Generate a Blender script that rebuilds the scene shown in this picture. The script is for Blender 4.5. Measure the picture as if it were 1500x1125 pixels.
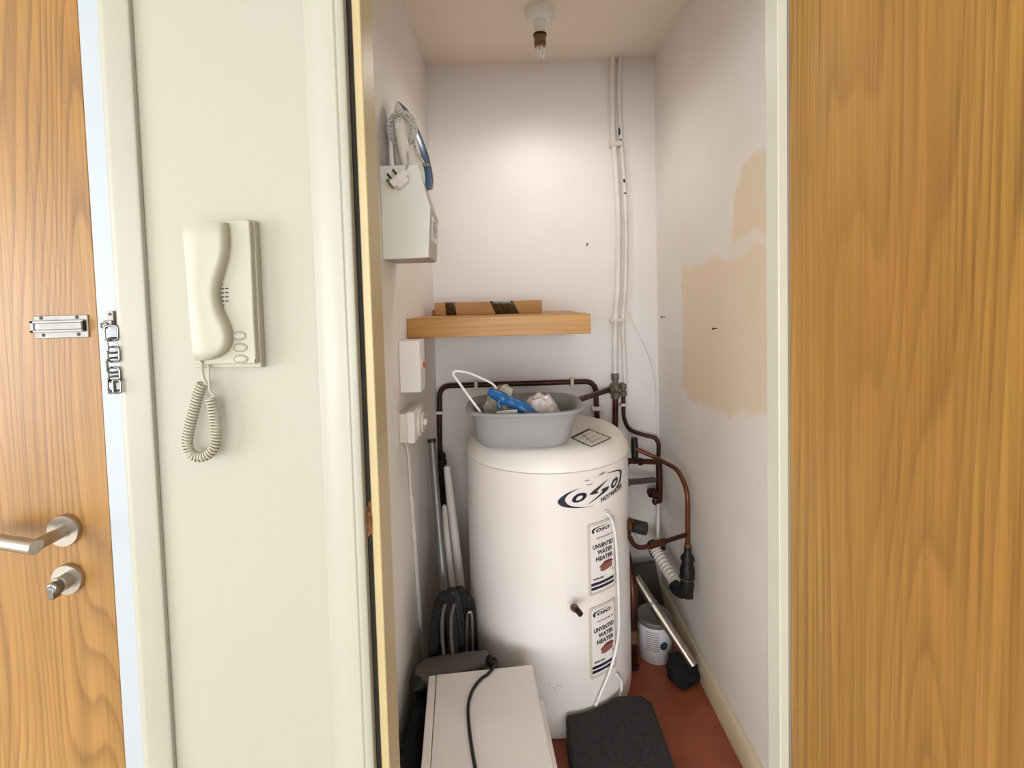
import bpy, bmesh, math, random
from mathutils import Vector, noise, Matrix
random.seed(7)
S = bpy.context.scene
for o in list(bpy.data.objects): bpy.data.objects.remove(o)
R = math.radians
# ------------------------------------------------------------------ camera
FPX, CX, CY, H = 710.0, 748.0, 472.2, 1.346          # 1500 x 1125 frame
PITCH, ROLL = R(2.434), R(1.55)
fwd = Vector((0, math.cos(PITCH), -math.sin(PITCH)))
rt0 = Vector((1, 0, 0)); up0 = Vector((0, math.sin(PITCH), math.cos(PITCH)))
rt = math.cos(ROLL)*rt0 - math.sin(ROLL)*up0
up = math.cos(ROLL)*up0 + math.sin(ROLL)*rt0
cam = bpy.data.cameras.new('camera'); co = bpy.data.objects.new('camera', cam)
S.collection.objects.link(co)
M = Matrix((rt, up, -fwd)).transposed().to_4x4(); M.translation = (0, 0, H)
co.matrix_world = M
cam.sensor_width = 36; cam.lens = FPX/1500*36
cam.shift_x = (750-CX)/1500; cam.shift_y = (CY-562.5)/1500
cam.clip_start = .02; cam.clip_end = 60
S.camera = co
# ------------------------------------------------------------------ light, world, exposure
S.view_settings.view_transform = 'Standard'; S.view_settings.look = 'None'
S.view_settings.gamma = 1; S.view_settings.use_curve_mapping = False
S.view_settings.exposure = .42
w = bpy.data.worlds.new('world'); S.world = w; w.use_nodes = True
w.node_tree.nodes['Background'].inputs[0].default_value = (.80, .88, 1, 1)
w.node_tree.nodes['Background'].inputs[1].default_value = 1.2
def area(name, loc, rot, sx, sy, power, col):
    l = bpy.data.lights.new(name, 'AREA'); l.shape = 'RECTANGLE'; l.size = sx; l.size_y = sy
    l.energy = power; l.color = col
    o = bpy.data.objects.new(name, l); S.collection.objects.link(o); o.location = loc; o.rotation_euler = rot
    return o
# daylight through the big window behind the camera and through the side window
area('window_daylight', (-.55, -6.52, 1.20), (R(90), 0, 0), 7.0, 2.2, 330, (.965, .985, 1))
area('side_window_daylight', (-4.52, -1.90, 1.15), (R(90), 0, R(-90)), 2.8, 1.9, 125, (.93, .96, 1))

# ------------------------------------------------------------------ pixel measurement -> point at a real depth
def ray(px, py): return fwd + rt*((px-CX)/FPX) - up*((py-CY)/FPX)
CAM = Vector((0, 0, H))
def at(px, py, Y):
    v = ray(px, py); return CAM + v*(Y/v.y)
def atx(px, py, X):
    v = ray(px, py); return CAM + v*(X/v.x)
def atz(px, py, Z):
    v = ray(px, py); return CAM + v*((Z-H)/v.z)

# ------------------------------------------------------------------ materials
def lin(c): return tuple(((x/255)/12.92 if x/255 <= .04045 else ((x/255+.055)/1.055)**2.4) for x in c)
class NT:
    def __init__(s, name):
        s.m = bpy.data.materials.new(name); s.m.use_nodes = True
        s.t = s.m.node_tree; s.b = s.t.nodes['Principled BSDF']
    def n(s, typ, **k):
        x = s.t.nodes.new(typ)
        for a, b in k.items(): setattr(x, a, b)
        return x
    def l(s, a, b): s.t.links.new(a, b)
    def math(s, op, a, b=None, c=None, clamp=False):
        x = s.n('ShaderNodeMath', operation=op); x.use_clamp = clamp
        for i, v in enumerate((a, b, c)):
            if v is None: continue
            if isinstance(v, (int, float)): x.inputs[i].default_value = v
            else: s.l(v, x.inputs[i])
        return x.outputs[0]
    def pos(s, scale=(1, 1, 1)):
        g = s.n('ShaderNodeNewGeometry'); mp = s.n('ShaderNodeMapping')
        mp.inputs['Scale'].default_value = scale
        s.l(g.outputs['Position'], mp.inputs[0]); return mp.outputs[0]
    def noise(s, vec, scale, detail=3, rough=.5, dist=0):
        x = s.n('ShaderNodeTexNoise'); s.l(vec, x.inputs['Vector'])
        x.inputs['Scale'].default_value = scale; x.inputs['Detail'].default_value = detail
        x.inputs['Roughness'].default_value = rough; x.inputs['Distortion'].default_value = dist
        return x.outputs['Fac']
    def mix(s, f, a, b):
        x = s.n('ShaderNodeMix', data_type='RGBA')
        if isinstance(f, (int, float)): x.inputs[0].default_value = f
        else: s.l(f, x.inputs[0])
        for i, v in ((6, a), (7, b)):
            if isinstance(v, tuple): x.inputs[i].default_value = (*v[:3], 1)
            else: s.l(v, x.inputs[i])
        return x.outputs[2]
    def ramp(s, f, lo, hi):
        x = s.n('ShaderNodeMapRange'); x.clamp = True
        s.l(f, x.inputs[0]); x.inputs[1].default_value = lo; x.inputs[2].default_value = hi
        return x.outputs[0]
    def bump(s, h, strength, dist=.002):
        x = s.n('ShaderNodeBump'); x.inputs['Strength'].default_value = strength; x.inputs['Distance'].default_value = dist
        s.l(h, x.inputs['Height']); s.l(x.outputs[0], s.b.inputs['Normal'])
MATS = {}
def mat(name, rgb, rough=.5, metal=0, var=.06, scale=8, bump=0, bscale=60, coat=0, spec=.5, var2=None):
    k = NT(name); c = lin(rgb)
    f = k.noise(k.pos(), scale, 4)
    f = k.ramp(f, .3, .7)
    c2 = lin(var2) if var2 else tuple(x*(1-var*2) for x in c)
    k.l(k.mix(f, c, c2), k.b.inputs['Base Color'])
    k.b.inputs['Roughness'].default_value = rough; k.b.inputs['Metallic'].default_value = metal
    k.b.inputs['Coat Weight'].default_value = coat
    k.b.inputs['Specular IOR Level'].default_value = spec
    if bump: k.bump(k.noise(k.pos(), bscale, 3), bump)
    MATS[name] = k.m; return k.m

def wood(name, light, mid, dark, sx=3.0, sz=.45, bands=16, lin_f=30, axis='z', pore=.5, rough=.42, seed=0.0, pink=None, lw=1.0, fibw=.30, fibs=70, lp=2.2):
    k = NT(name)
    sc = (sx, sx, sz) if axis == 'z' else (sz, sx, sx)
    v = k.pos(sc)
    ad = k.n('ShaderNodeVectorMath', operation='ADD'); k.l(v, ad.inputs[0]); ad.inputs[1].default_value = (seed, seed*.7, seed*1.3)
    v = ad.outputs[0]
    base = k.noise(v, 1.0, 2, .5, .3)
    wob = k.noise(v, 6, 3)
    sp = k.n('ShaderNodeSeparateXYZ'); k.l(k.pos(), sp.inputs[0])
    across = k.math('SUBTRACT', sp.outputs['X'], sp.outputs['Y']) if axis == 'z' else k.math('ADD', sp.outputs['Z'], sp.outputs['Y'])
    h = k.math('ADD', k.math('ADD', k.math('MULTIPLY', base, bands), k.math('MULTIPLY', wob, 1.3)), k.math('MULTIPLY', across, lin_f))
    fr = k.math('FRACT', h)
    line = k.math('MULTIPLY', k.math('POWER', fr, lp), k.ramp(fr, 1.0, .86))
    amp = k.ramp(k.noise(v, 2.3, 2), .3, .62)
    line = k.math('MULTIPLY', line, k.math('MULTIPLY_ADD', amp, .75, .25))
    ps = (260, 260, 5) if axis == 'z' else (5, 260, 260)
    por = k.ramp(k.noise(k.pos(ps), 1, 2), .45, .75)
    ps2 = (fibs, fibs, 1.2) if axis == 'z' else (1.2, fibs, fibs)
    fib = k.noise(k.pos(ps2), 1, 3)
    patch = k.ramp(k.noise(k.pos((1.5, 1.5, .8)), 1.6, 2), .3, .7)
    c = k.mix(patch, lin(light), lin(mid))
    c = k.mix(k.math('MULTIPLY', line, lw), c, lin(dark))
    c = k.mix(k.math('MULTIPLY', k.ramp(fib, .38, .66), fibw), c, lin(dark))
    c = k.mix(k.math('MULTIPLY', por, pore*.45), c, tuple(x*.55 for x in lin(dark)))
    if pink:
        c = k.mix(k.math('MULTIPLY', k.ramp(k.noise(k.pos((2, 2, .6)), 1.1, 2), .45, .7), .5), c, lin(pink))
    k.l(c, k.b.inputs['Base Color']); k.b.inputs['Roughness'].default_value = rough
    k.bump(k.math('ADD', k.math('MULTIPLY', line, -.3), k.math('MULTIPLY', por, -.6)), .15, .001)
    MATS[name] = k.m; return k.m

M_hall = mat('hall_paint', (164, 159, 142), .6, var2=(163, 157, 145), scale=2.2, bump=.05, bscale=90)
M_room = mat('room_paint', (168, 164, 158), .7, var=.03)
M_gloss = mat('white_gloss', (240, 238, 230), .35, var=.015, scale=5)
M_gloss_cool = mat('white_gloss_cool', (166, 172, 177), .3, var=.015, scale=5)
M_cream = mat('cream_gloss', (190, 172, 128), .4, var=.04, scale=9)
M_ivory = mat('ivory_gloss', (166, 163, 149), .4, var=.02, scale=9)
M_ivory2 = mat('ivory_gloss_lining', (192, 189, 172), .4, var=.02, scale=9)
M_dark = mat('gap_shade', (48, 42, 32), .8, var=.2, scale=40)
M_chip = mat('broken_timber', (150, 105, 62), .9, var=.3, scale=120)
M_ceil = mat('closet_ceiling', (243, 231, 222), .8, var2=(237, 226, 211), scale=3, bump=.1)
M_back = mat('closet_back_paint', (238, 232, 229), .75, var2=(231, 225, 220), scale=2.5, bump=.12, bscale=40)
M_leftw = mat('closet_left_paint', (244, 238, 233), .75, var2=(237, 230, 222), scale=3, bump=.15, bscale=40)
M_floor = mat('floor_paint', (176, 98, 66), .45, var2=(146, 76, 52), scale=7, bump=.1)
M_hfloor = mat('hall_floor', (206, 198, 188), .5, var=.1)
M_skirt = mat('skirting_cream', (226, 210, 178), .45, var=.05)
M_doorL = wood('oak_entry', (164, 124, 68), (148, 104, 44), (84, 49, 13), sx=3.0, sz=.26, bands=56, lin_f=52, rough=.36, seed=3.1, pore=.5, lw=1.0, fibw=.25, lp=3.2)
M_doorR = wood('oak_closet', (176, 132, 62), (158, 113, 44), (92, 58, 15), sx=3.0, sz=.22, bands=38, lin_f=30, rough=.5, seed=8.4, pore=.9, pink=(164, 112, 56), lw=.6, fibw=.30, fibs=190)
M_shelf = wood('oak_shelf', (200, 148, 72), (188, 134, 58), (150, 98, 38), sx=6, sz=.5, bands=12, lin_f=60, axis='x', rough=.45, seed=1.2, lw=.7)
M_card = wood('cardboard', (190, 146, 94), (182, 136, 84), (158, 112, 64), sx=5, sz=1, bands=3, lin_f=10, axis='x', rough=.8, seed=5, lw=.4, pore=.2)
M_tape = mat('brown_tape', (92, 74, 48), .22, var=.4, scale=70, bump=.5, bscale=90)
M_steel = mat('brushed_steel', (186, 178, 168), .3, 1, var=.08, scale=30)
M_chrome = mat('chrome', (132, 130, 128), .25, 1, var=.03)
M_galv = mat('worn_aluminium', (150, 147, 142), .5, .7, var=.12, scale=40)
M_steeld = mat('dark_recess', (60, 52, 46), .5, .4)
M_phone = mat('phone_ivory', (164, 160, 142), .38, var=.02)
M_phone2 = mat('phone_ivory_plate', (164, 160, 142), .4, var=.02)
M_cordm = mat('cord_ivory', (170, 164, 147), .45, var=.03)
M_black = mat('black_rubber', (13, 12, 13), .5, var=.2)
M_blackm = mat('soft_black', (15, 14, 15), .85, var=.2, scale=40, bump=.4)
M_charc = mat('charcoal_plastic', (92, 86, 84), .45, var=.08)
M_tank = mat('tank_enamel', (240, 234, 230), .28, var2=(233, 226, 221), scale=3)
M_tanklid = mat('tank_lid_plastic', (240, 234, 229), .4, var2=(232, 224, 215), scale=4)
M_navy = mat('ink_navy', (18, 22, 52), .4, var=0)
M_ink = mat('ink_black', (38, 34, 38), .5, var=0)
M_inkred = mat('ink_red', (150, 92, 84), .6, var=.1)
M_inkred2 = mat('ink_red_dark', (110, 48, 48), .6, var=.1)
M_inkgrey = mat('ink_grey', (150, 140, 132), .6, var=0)
M_lab = mat('label_paper', (236, 230, 226), .5, var=.02)
M_labb = mat('label_bezel', (206, 196, 184), .4, var=.04)
M_stick = mat('lid_sticker', (250, 246, 238), .6, var=.05, scale=30)
M_copper = mat('copper_tarnished', (90, 48, 35), .4, .65, var=.28, scale=18)
M_copper2 = mat('copper_bright', (122, 70, 48), .38, .6, var=.2, scale=22)
M_copperd = mat('copper_dark', (74, 38, 30), .42, .5, var=.25, scale=20)
M_bronze = mat('bronze_aged', (108, 74, 50), .42, .6, var=.25, scale=40)
M_brass = mat('brass_aged', (150, 124, 84), .4, .7, var=.2, scale=40)
M_fit = mat('grey_green_brass', (122, 114, 98), .5, .5, var=.15, scale=60)
M_pipew = mat('painted_pipe', (236, 228, 222), .5, var2=(222, 212, 204), scale=14)
M_clip = mat('pipe_clip_white', (226, 214, 200), .5, var=.05)
M_wplas = mat('white_plastic', (242, 239, 236), .4, var=.015)
M_wplas2 = mat('offwhite_plastic', (230, 225, 214), .45, var=.03)
M_grime = mat('flaked_black', (50, 42, 38), .8, var=.3, scale=60)
M_basin = mat('grey_bowl_plastic', (156, 156, 158), .4, var=.02)
M_blue = mat('blue_plastic', (34, 104, 168), .35, var=.12, scale=60)
M_blued = mat('iron_blue', (26, 84, 128), .3, var=.05)
M_bag = mat('clear_bag', (206, 200, 188), .25, var=.2, scale=50, bump=.6, bscale=60)
M_cloth = mat('white_cloth', (236, 228, 226), .8, var=.1, scale=70, bump=.5, bscale=80)
M_red = mat('red_switch', (200, 60, 52), .4, var=0)
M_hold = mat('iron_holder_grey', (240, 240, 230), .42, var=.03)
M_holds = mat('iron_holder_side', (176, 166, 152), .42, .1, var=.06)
M_grey = mat('grey_tube', (128, 128, 128), .35, .4, var=.1)
M_rug = mat('charcoal_felt', (58, 54, 56), .95, var=.25, scale=120, bump=.8, bscale=220)
M_pole = mat('white_pole', (222, 214, 208), .4, var=.05)
M_hose = mat('corrugated_white', (226, 220, 210), .5, var=.06)
M_tub = mat('paint_tub', (226, 222, 226), .45, var=.04)
M_lidg = mat('tub_lid_grey', (128, 124, 118), .4, .2, var=.15)
M_panel = mat('dark_panel', (70, 66, 58), .7, var=.2)
M_teal = mat('tub_logo', (50, 72, 84), .5, var=.1)
M_app = mat('appliance_white', (238, 231, 227), .42, var=.02)
M_nail = mat('nail_brown', (90, 66, 46), .5, .6, var=.1)

def right_wall_mat():
    k = NT('closet_right_paint')
    g = k.n('ShaderNodeNewGeometry'); sp = k.n('ShaderNodeSeparateXYZ'); k.l(g.outputs['Position'], sp.inputs[0])
    n1 = k.noise(k.pos(), 9, 4); n2 = k.noise(k.pos(), 30, 3)
    wob = k.math('ADD', k.math('MULTIPLY', k.math('SUBTRACT', n1, .5), .10), k.math('MULTIPLY', k.math('SUBTRACT', n2, .5), .03))
    y = k.math('ADD', sp.outputs['Y'], wob); z = k.math('ADD', sp.outputs['Z'], wob)
    def step(v, a, b): return k.ramp(v, a, b)
    def box(y0, y1, z0, z1, e=.008):
        a = k.math('MULTIPLY', step(y, y0-e, y0+e), k.math('SUBTRACT', 1, step(y, y1-e, y1+e)))
        b = k.math('MULTIPLY', step(z, z0-e, z0+e), k.math('SUBTRACT', 1, step(z, z1-e, z1+e)))
        return k.math('MULTIPLY', a, b)
    # filler patches: a big lower one and a pointed upper one
    slope = k.math('ADD', k.math('MULTIPLY', y, .26), k.math('MULTIPLY', z, 1))
    pA = k.math('MULTIPLY', box(.75, 1.815, .985, 1.46), step(slope, 1.345, 1.375))
    tri = k.math('ADD', z, k.math('MULTIPLY', y, 1.15))
    pB = k.math('MULTIPLY', box(.75, 1.405, 1.50, 1.712), k.math('SUBTRACT', 1, step(tri, 3.24, 3.27)))
    pC = box(.85, 1.42, 1.44, 1.56, .02)
    cl = k.mix(k.ramp(k.noise(k.pos(), 3, 4), .3, .7), lin((242, 235, 229)), lin((235, 226, 216)))
    c = k.mix(k.math('MULTIPLY', pC, .45), cl, lin((236, 217, 192)))
    c = k.mix(k.math('MULTIPLY', pA, .8), c, lin((236, 212, 180)))
    c = k.mix(k.math('MULTIPLY', pB, .85), c, lin((234, 211, 180)))
    k.l(c, k.b.inputs['Base Color']); k.b.inputs['Roughness'].default_value = .75
    k.bump(k.noise(k.pos(), 40, 3), .15)
    return k.m
M_rightw = right_wall_mat()

def braided_mat():
    k = NT('braided_cord')
    n = k.noise(k.pos(), 620, 1)
    k.l(k.mix(k.ramp(n, .47, .55), lin((236, 233, 226)), lin((112, 104, 98))), k.b.inputs['Base Color'])
    k.b.inputs['Roughness'].default_value = .8
    return k.m
M_braid = braided_mat()

# ------------------------------------------------------------------ mesh builder
class MB:
    def __init__(s): s.v = []; s.f = []
    def add(s, v, f):
        o = len(s.v); s.v += [Vector(x) for x in v]; s.f += [tuple(i+o for i in q) for q in f]; return s
    def box(s, a, b):
        x0, y0, z0 = a; x1, y1, z1 = b
        x0, x1 = sorted((x0, x1)); y0, y1 = sorted((y0, y1)); z0, z1 = sorted((z0, z1))
        return s.add([(x0,y0,z0),(x1,y0,z0),(x1,y1,z0),(x0,y1,z0),(x0,y0,z1),(x1,y0,z1),(x1,y1,z1),(x0,y1,z1)],
              [(3,2,1,0),(4,5,6,7),(0,1,5,4),(1,2,6,5),(2,3,7,6),(3,0,4,7)])
    def hexa(s, bot, top):                             # two quads, corresponding corners
        return s.add(list(bot)+list(top), [(3,2,1,0),(4,5,6,7),(0,1,5,4),(1,2,6,5),(2,3,7,6),(3,0,4,7)])
    def prism(s, poly, vec):
        n = len(poly); vec = Vector(vec); p = [Vector(q) for q in poly]
        return s.add(p+[q+vec for q in p], [tuple(range(n))[::-1], tuple(range(n, 2*n))]+[(i, (i+1) % n, n+(i+1) % n, n+i) for i in range(n)])
    def loft(s, rings, cap=True, closed=False):
        n = len(rings[0]); o = len(s.v)
        for r in rings: s.v += [Vector(x) for x in r]
        m = len(rings)
        for j in range(m-1 if not closed else m):
            a = o+j*n; b = o+((j+1) % m)*n
            for i in range(n): s.f.append((a+i, a+(i+1) % n, b+(i+1) % n, b+i))
        if cap and not closed:
            s.f.append(tuple(range(o, o+n))[::-1]); s.f.append(tuple(range(o+(m-1)*n, o+m*n)))
        return s
    def tube(s, pts, r, seg=12, cap=True, closed=False):
        p = [Vector(q) for q in pts]; n = len(p)
        rr = r if isinstance(r, (list, tuple)) else [r]*n
        rings = []; nrm = None
        for i in range(n):
            t = (p[(i+1) % n]-p[i-1]) if closed else (p[min(i+1, n-1)]-p[max(i-1, 0)])
            if t.length < 1e-9: t = Vector((0, 0, 1))
            t.normalize()
            if nrm is None:
                nrm = t.cross(Vector((0, 0, 1)))
                if nrm.length < .05: nrm = t.cross(Vector((0, 1, 0)))
            nrm = nrm - t*nrm.dot(t); nrm.normalize(); b = t.cross(nrm)
            rings.append([p[i]+(nrm*math.cos(2*math.pi*k/seg)+b*math.sin(2*math.pi*k/seg))*rr[i] for k in range(seg)])
        return s.loft(rings, cap, closed)
    def lathe(s, base, axis, prof, seg=32, cap=True):  # prof = [(radius, height)]
        base = Vector(base); ax = Vector(axis).normalized()
        a = ax.cross(Vector((0, 0, 1)))
        if a.length < .05: a = Vector((1, 0, 0))
        a.normalize(); b = ax.cross(a)
        return s.loft([[base+ax*h+(a*math.cos(2*math.pi*k/seg)+b*math.sin(2*math.pi*k/seg))*max(r, 1e-5) for k in range(seg)] for r, h in prof], cap)
    def build(s, name, m, parent=None, bevel=0, bseg=2, ang=35, sub=0):
        me = bpy.data.meshes.new(name)
        off = Vector((0, 0, 0)); q = parent
        while q is not None: off += Vector(q.location); q = q.parent
        me.from_pydata([x-off for x in s.v], [], s.f)
        bm = bmesh.new(); bm.from_mesh(me); bmesh.ops.recalc_face_normals(bm, faces=bm.faces); bm.to_mesh(me); bm.free()
        me.polygons.foreach_set('use_smooth', [True]*len(me.polygons))
        me.set_sharp_from_angle(angle=R(ang))
        me.materials.append(m)
        o = bpy.data.objects.new(name, me); S.collection.objects.link(o)
        if parent is not None: o.parent = parent
        if bevel:
            b = o.modifiers.new('bevel', 'BEVEL'); b.width = bevel; b.segments = bseg; b.limit_method = 'ANGLE'; b.angle_limit = R(40)
            b.harden_normals = False
        if sub:
            u = o.modifiers.new('sub', 'SUBSURF'); u.levels = u.render_levels = sub
        return o
def tag(o, label, cat, group=None):
    o['label'] = label; o['category'] = cat
    if group: o['group'] = group
    return o
def thing(name, label, cat, loc, group=None):
    o = bpy.data.objects.new(name, None); S.collection.objects.link(o); o.location = loc; o.empty_display_size = .05
    return tag(o, label, cat, group)
def struct(mb, name, m, bevel=0, label=None):
    o = mb.build(name, m, None, bevel); o['kind'] = 'structure'
    if label: o['label'] = label
    return o
def smooth(pts, n=6, closed=False):                    # Catmull-Rom
    p = [Vector(q) for q in pts]; out = []; m = len(p)
    for i in range(m if closed else m-1):
        g = (lambda k: p[k % m]) if closed else (lambda k: p[max(0, min(m-1, k))])
        a, b, c, d = g(i-1), g(i), g(i+1), g(i+2)
        for k in range(n):
            t = k/n
            out.append(.5*((2*b)+(c-a)*t+(2*a-5*b+4*c-d)*t*t+(3*b-a-3*c+d)*t**3))
    if not closed: out.append(p[-1])
    return out
def fillet(pts, r, n=6):                               # polyline with rounded corners (bent pipe)
    p = [Vector(q) for q in pts]; out = [p[0]]
    for i in range(1, len(p)-1):
        a = (p[i-1]-p[i]); b = (p[i+1]-p[i]); d = min(r, a.length*.45, b.length*.45)
        A = p[i]+a.normalized()*d; B = p[i]+b.normalized()*d
        for k in range(n+1):
            t = k/n; out.append(A*(1-t)**2+p[i]*2*t*(1-t)+B*t*t)
    out.append(p[-1]); return out
def blob(c, rad, amp=.25, fr=3, seed=0, sub=3):
    bm = bmesh.new(); bmesh.ops.create_icosphere(bm, subdivisions=sub, radius=1)
    mb = MB(); vs = []
    for v in bm.verts:
        q = v.co.copy(); k = 1+amp*noise.noise(q*fr+Vector((seed, seed, 0)))+amp*.5*noise.noise(q*fr*2.3+Vector((0, seed, seed)))
        vs.append(Vector(c)+Vector((q.x*rad[0], q.y*rad[1], q.z*rad[2]))*k)
    fs = [tuple(v.index for v in f.verts) for f in bm.faces]; bm.free()
    return mb.add(vs, fs)
def text_geo(body, bold=.0, shear=0.0):                # flat glyph mesh, height about .7, origin left baseline
    cu = bpy.data.curves.new('t', 'FONT'); cu.body = body; cu.offset = bold; cu.shear = shear; cu.resolution_u = 3
    ob = bpy.data.objects.new('t', cu); S.collection.objects.link(ob)
    dg = bpy.context.evaluated_depsgraph_get(); dg.update()
    me = bpy.data.meshes.new_from_object(ob.evaluated_get(dg))
    v = [tuple(x.co) for x in me.vertices]; f = [tuple(p.vertices) for p in me.polygons]
    bpy.data.objects.remove(ob); bpy.data.curves.remove(cu); bpy.data.meshes.remove(me)
    return v, f

# ------------------------------------------------------------------ structure
WT = .060
YF = .758                                              # hall face of the wall that holds the cupboard
CEIL = 2.371
XL, XR, YB = -.335, .645, 2.126                        # cupboard walls
DX = -.6475                                            # edge of the entry door
b = MB()
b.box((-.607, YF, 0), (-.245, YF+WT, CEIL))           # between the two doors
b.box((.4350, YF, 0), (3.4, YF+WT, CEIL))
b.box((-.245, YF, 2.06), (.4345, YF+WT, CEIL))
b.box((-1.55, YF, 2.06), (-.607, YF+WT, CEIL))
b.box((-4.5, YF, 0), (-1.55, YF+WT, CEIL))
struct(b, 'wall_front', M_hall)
struct(MB().box((XL-.08, YF+WT+.0005, 0), (XL, YB+.08, CEIL)), 'wall_left', M_leftw)
struct(MB().box((XR, YF+WT+.0005, 0), (XR+.08, YB+.08, CEIL)), 'wall_right', M_rightw)
struct(MB().box((XL, YB, 0), (XR, YB+.08, CEIL)), 'wall_back', M_back)
struct(MB().box((XL-.08, YF+WT+.0005, CEIL), (XR+.08, YB+.08, CEIL+.05)), 'ceiling', M_ceil)
struct(MB().box((XL-.08, YF-.02, -.05), (XR+.08, YB+.08, 0)), 'floor', M_floor)
struct(MB().box((-4.5, -6.5, -.05), (3.4, YF-.0205, 0)), 'floor_hall', M_hfloor)
struct(MB().box((-4.5, -6.5, CEIL), (3.4, YF+WT, CEIL+.05)), 'ceiling_hall', M_gloss)
# far end of the hall: two walls with window openings
b = MB(); y0, y1 = -6.6, -6.5
b.box((-4.5, y0, 0), (-4.1, y1, CEIL)).box((3.0, y0, 0), (3.4, y1, CEIL)).box((-4.1, y0, 0), (3.0, y1, .08)).box((-4.1, y0, 2.32), (3.0, y1, CEIL))
struct(b, 'wall_hall_back', M_room)
b = MB()
b.box((-4.6, -6.5, 0), (-4.5, -3.35, CEIL)).box((-4.6, -.45, 0), (-4.5, YF+WT, CEIL)).box((-4.6, -3.35, 0), (-4.5, -.45, .15)).box((-4.6, -3.35, 2.15), (-4.5, -.45, CEIL))
struct(b, 'wall_hall_left', M_room)
struct(MB().box((3.4, -6.5, 0), (3.5, YF+WT, CEIL)), 'wall_hall_right', M_room)
# entry door frame and architrave
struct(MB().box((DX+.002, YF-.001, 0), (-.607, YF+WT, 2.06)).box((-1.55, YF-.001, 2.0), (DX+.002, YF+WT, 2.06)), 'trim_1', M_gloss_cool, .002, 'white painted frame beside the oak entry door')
def architrave(x0, x1, y, z0, z1, prof):               # prof = [(fraction across, projection)]
    pl = [(x0, y, 0)]+[(x0+(x1-x0)*u, y-d, 0) for u, d in prof]+[(x1, y, 0)]
    return MB().prism([(p[0], p[1], z0) for p in pl], (0, 0, z1-z0))
struct(architrave(-.610, -.562, YF-.0005, 0, 2.1, [(0, .006), (.10, .013), (.2, .016), (.36, .016), (.55, .012), (.92, .0105), (1, .008)]), 'trim_2', M_ivory, .0012, 'cream architrave moulding beside the entry door')
# cupboard opening: left architrave, strip coloured dark as the gap's shade, cream lining, right lining
struct(architrave(-.302, -.2368, YF-.0005, 0, 2.1, [(0, .007), (.06, .011), (.32, .0125), (.36, .0145), (.76, .0165), (.80, .014), (.83, .0175), (.97, .0165), (1, .015)]), 'trim_3', M_ivory, .0012, 'cream architrave on the left of the cupboard opening')
struct(MB().box((-.2445, YF+.004, 0), (-.2290, YF+WT-.002, 2.06)), 'trim_4', M_dark, 0, 'dark strip standing for the shade in the gap behind the architrave')
struct(MB().box((-.2290, YF-.003, 0), (-.2155, YF+WT+.003, 2.06)), 'trim_5', M_cream, .002, 'cream timber lining on the left of the cupboard opening')
struct(MB().box((.4190, YF-.001, 0), (.4345, YF+.036, 2.06)), 'trim_7', M_ivory2, .0015, 'cream timber lining on the right of the cupboard opening')
struct(MB().box((-.2155, YF, 2.02), (.4190, YF+.05, 2.06)), 'trim_6', M_cream, .001)
# splintered timber at the latch position in the dark gap
ch = blob((-.2325, YF+.003, 1.005), (.0075, .010, .026), .7, 2.5, 3)
struct(ch, 'trim_8', M_chip, 0, 'splintered bare wood in the gap by the cupboard lining')
# skirting on the right
struct(MB().prism([(XR, YF+WT+.001, 0), (.627, YF+WT+.001, 0), (.627, YF+WT+.001, .066), (.633, YF+WT+.001, .078), (XR, YF+WT+.001, .084)], (0, YB-YF-WT-.001, 0)), 'baseboard_right', M_skirt, .002)
struct(MB().prism([(XL, YF+WT+.001, 0), (XL+.016, YF+WT+.001, 0), (XL+.016, YF+WT+.001, .066), (XL, YF+WT+.001, .08)], (0, YB-YF-WT-.001, 0)), 'baseboard_left', M_skirt, .002)
# ceiling hatch mark where the pipes come through
p = [at(874, 86, YB-.004), at(928, 86, YB-.004)]
struct(MB().box((p[0].x, YB-.010, CEIL-.006), (p[1].x, YB, CEIL)), 'trim_9', M_ceil, .001)

# ------------------------------------------------------------------ entry door with its ironmongery
dY = YF+.004
d1 = bpy.data.objects.new('door_1', None); S.collection.objects.link(d1); d1.location = (-1.0, dY, 0); d1['kind'] = 'structure'
d1['label'] = 'oak veneer entry door with lever handle'
MB().box((-1.53, dY, .006), (DX-.002, dY+.04, 1.998)).build('leaf', M_doorL, d1, .0015)
# lever handle
rc = at(98, 775, dY); ny = Vector((0, -1, 0))
hd = MB().lathe(rc, ny, [(.0255, 0), (.0255, .006), (.0245, .0085), (.012, .0088), (.012, .010)], 40).build('door_handle', M_steel, d1)
nk = MB(); e1 = rc+ny*.006; e2 = rc+ny*.058+Vector((.001, 0, 0))
tip = at(-40, 786, dY-.035)
path = [e1, e1+(e2-e1)*.5, e2]
nk.tube(path, .0095, 20)
nk.build('neck', M_steel, hd, .0008)
MB().tube([e2+Vector((.0085, -.002, .0008)), e2+(tip-e2)*.4, tip], .0105, 20).build('lever', M_steel, hd, .001)
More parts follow.
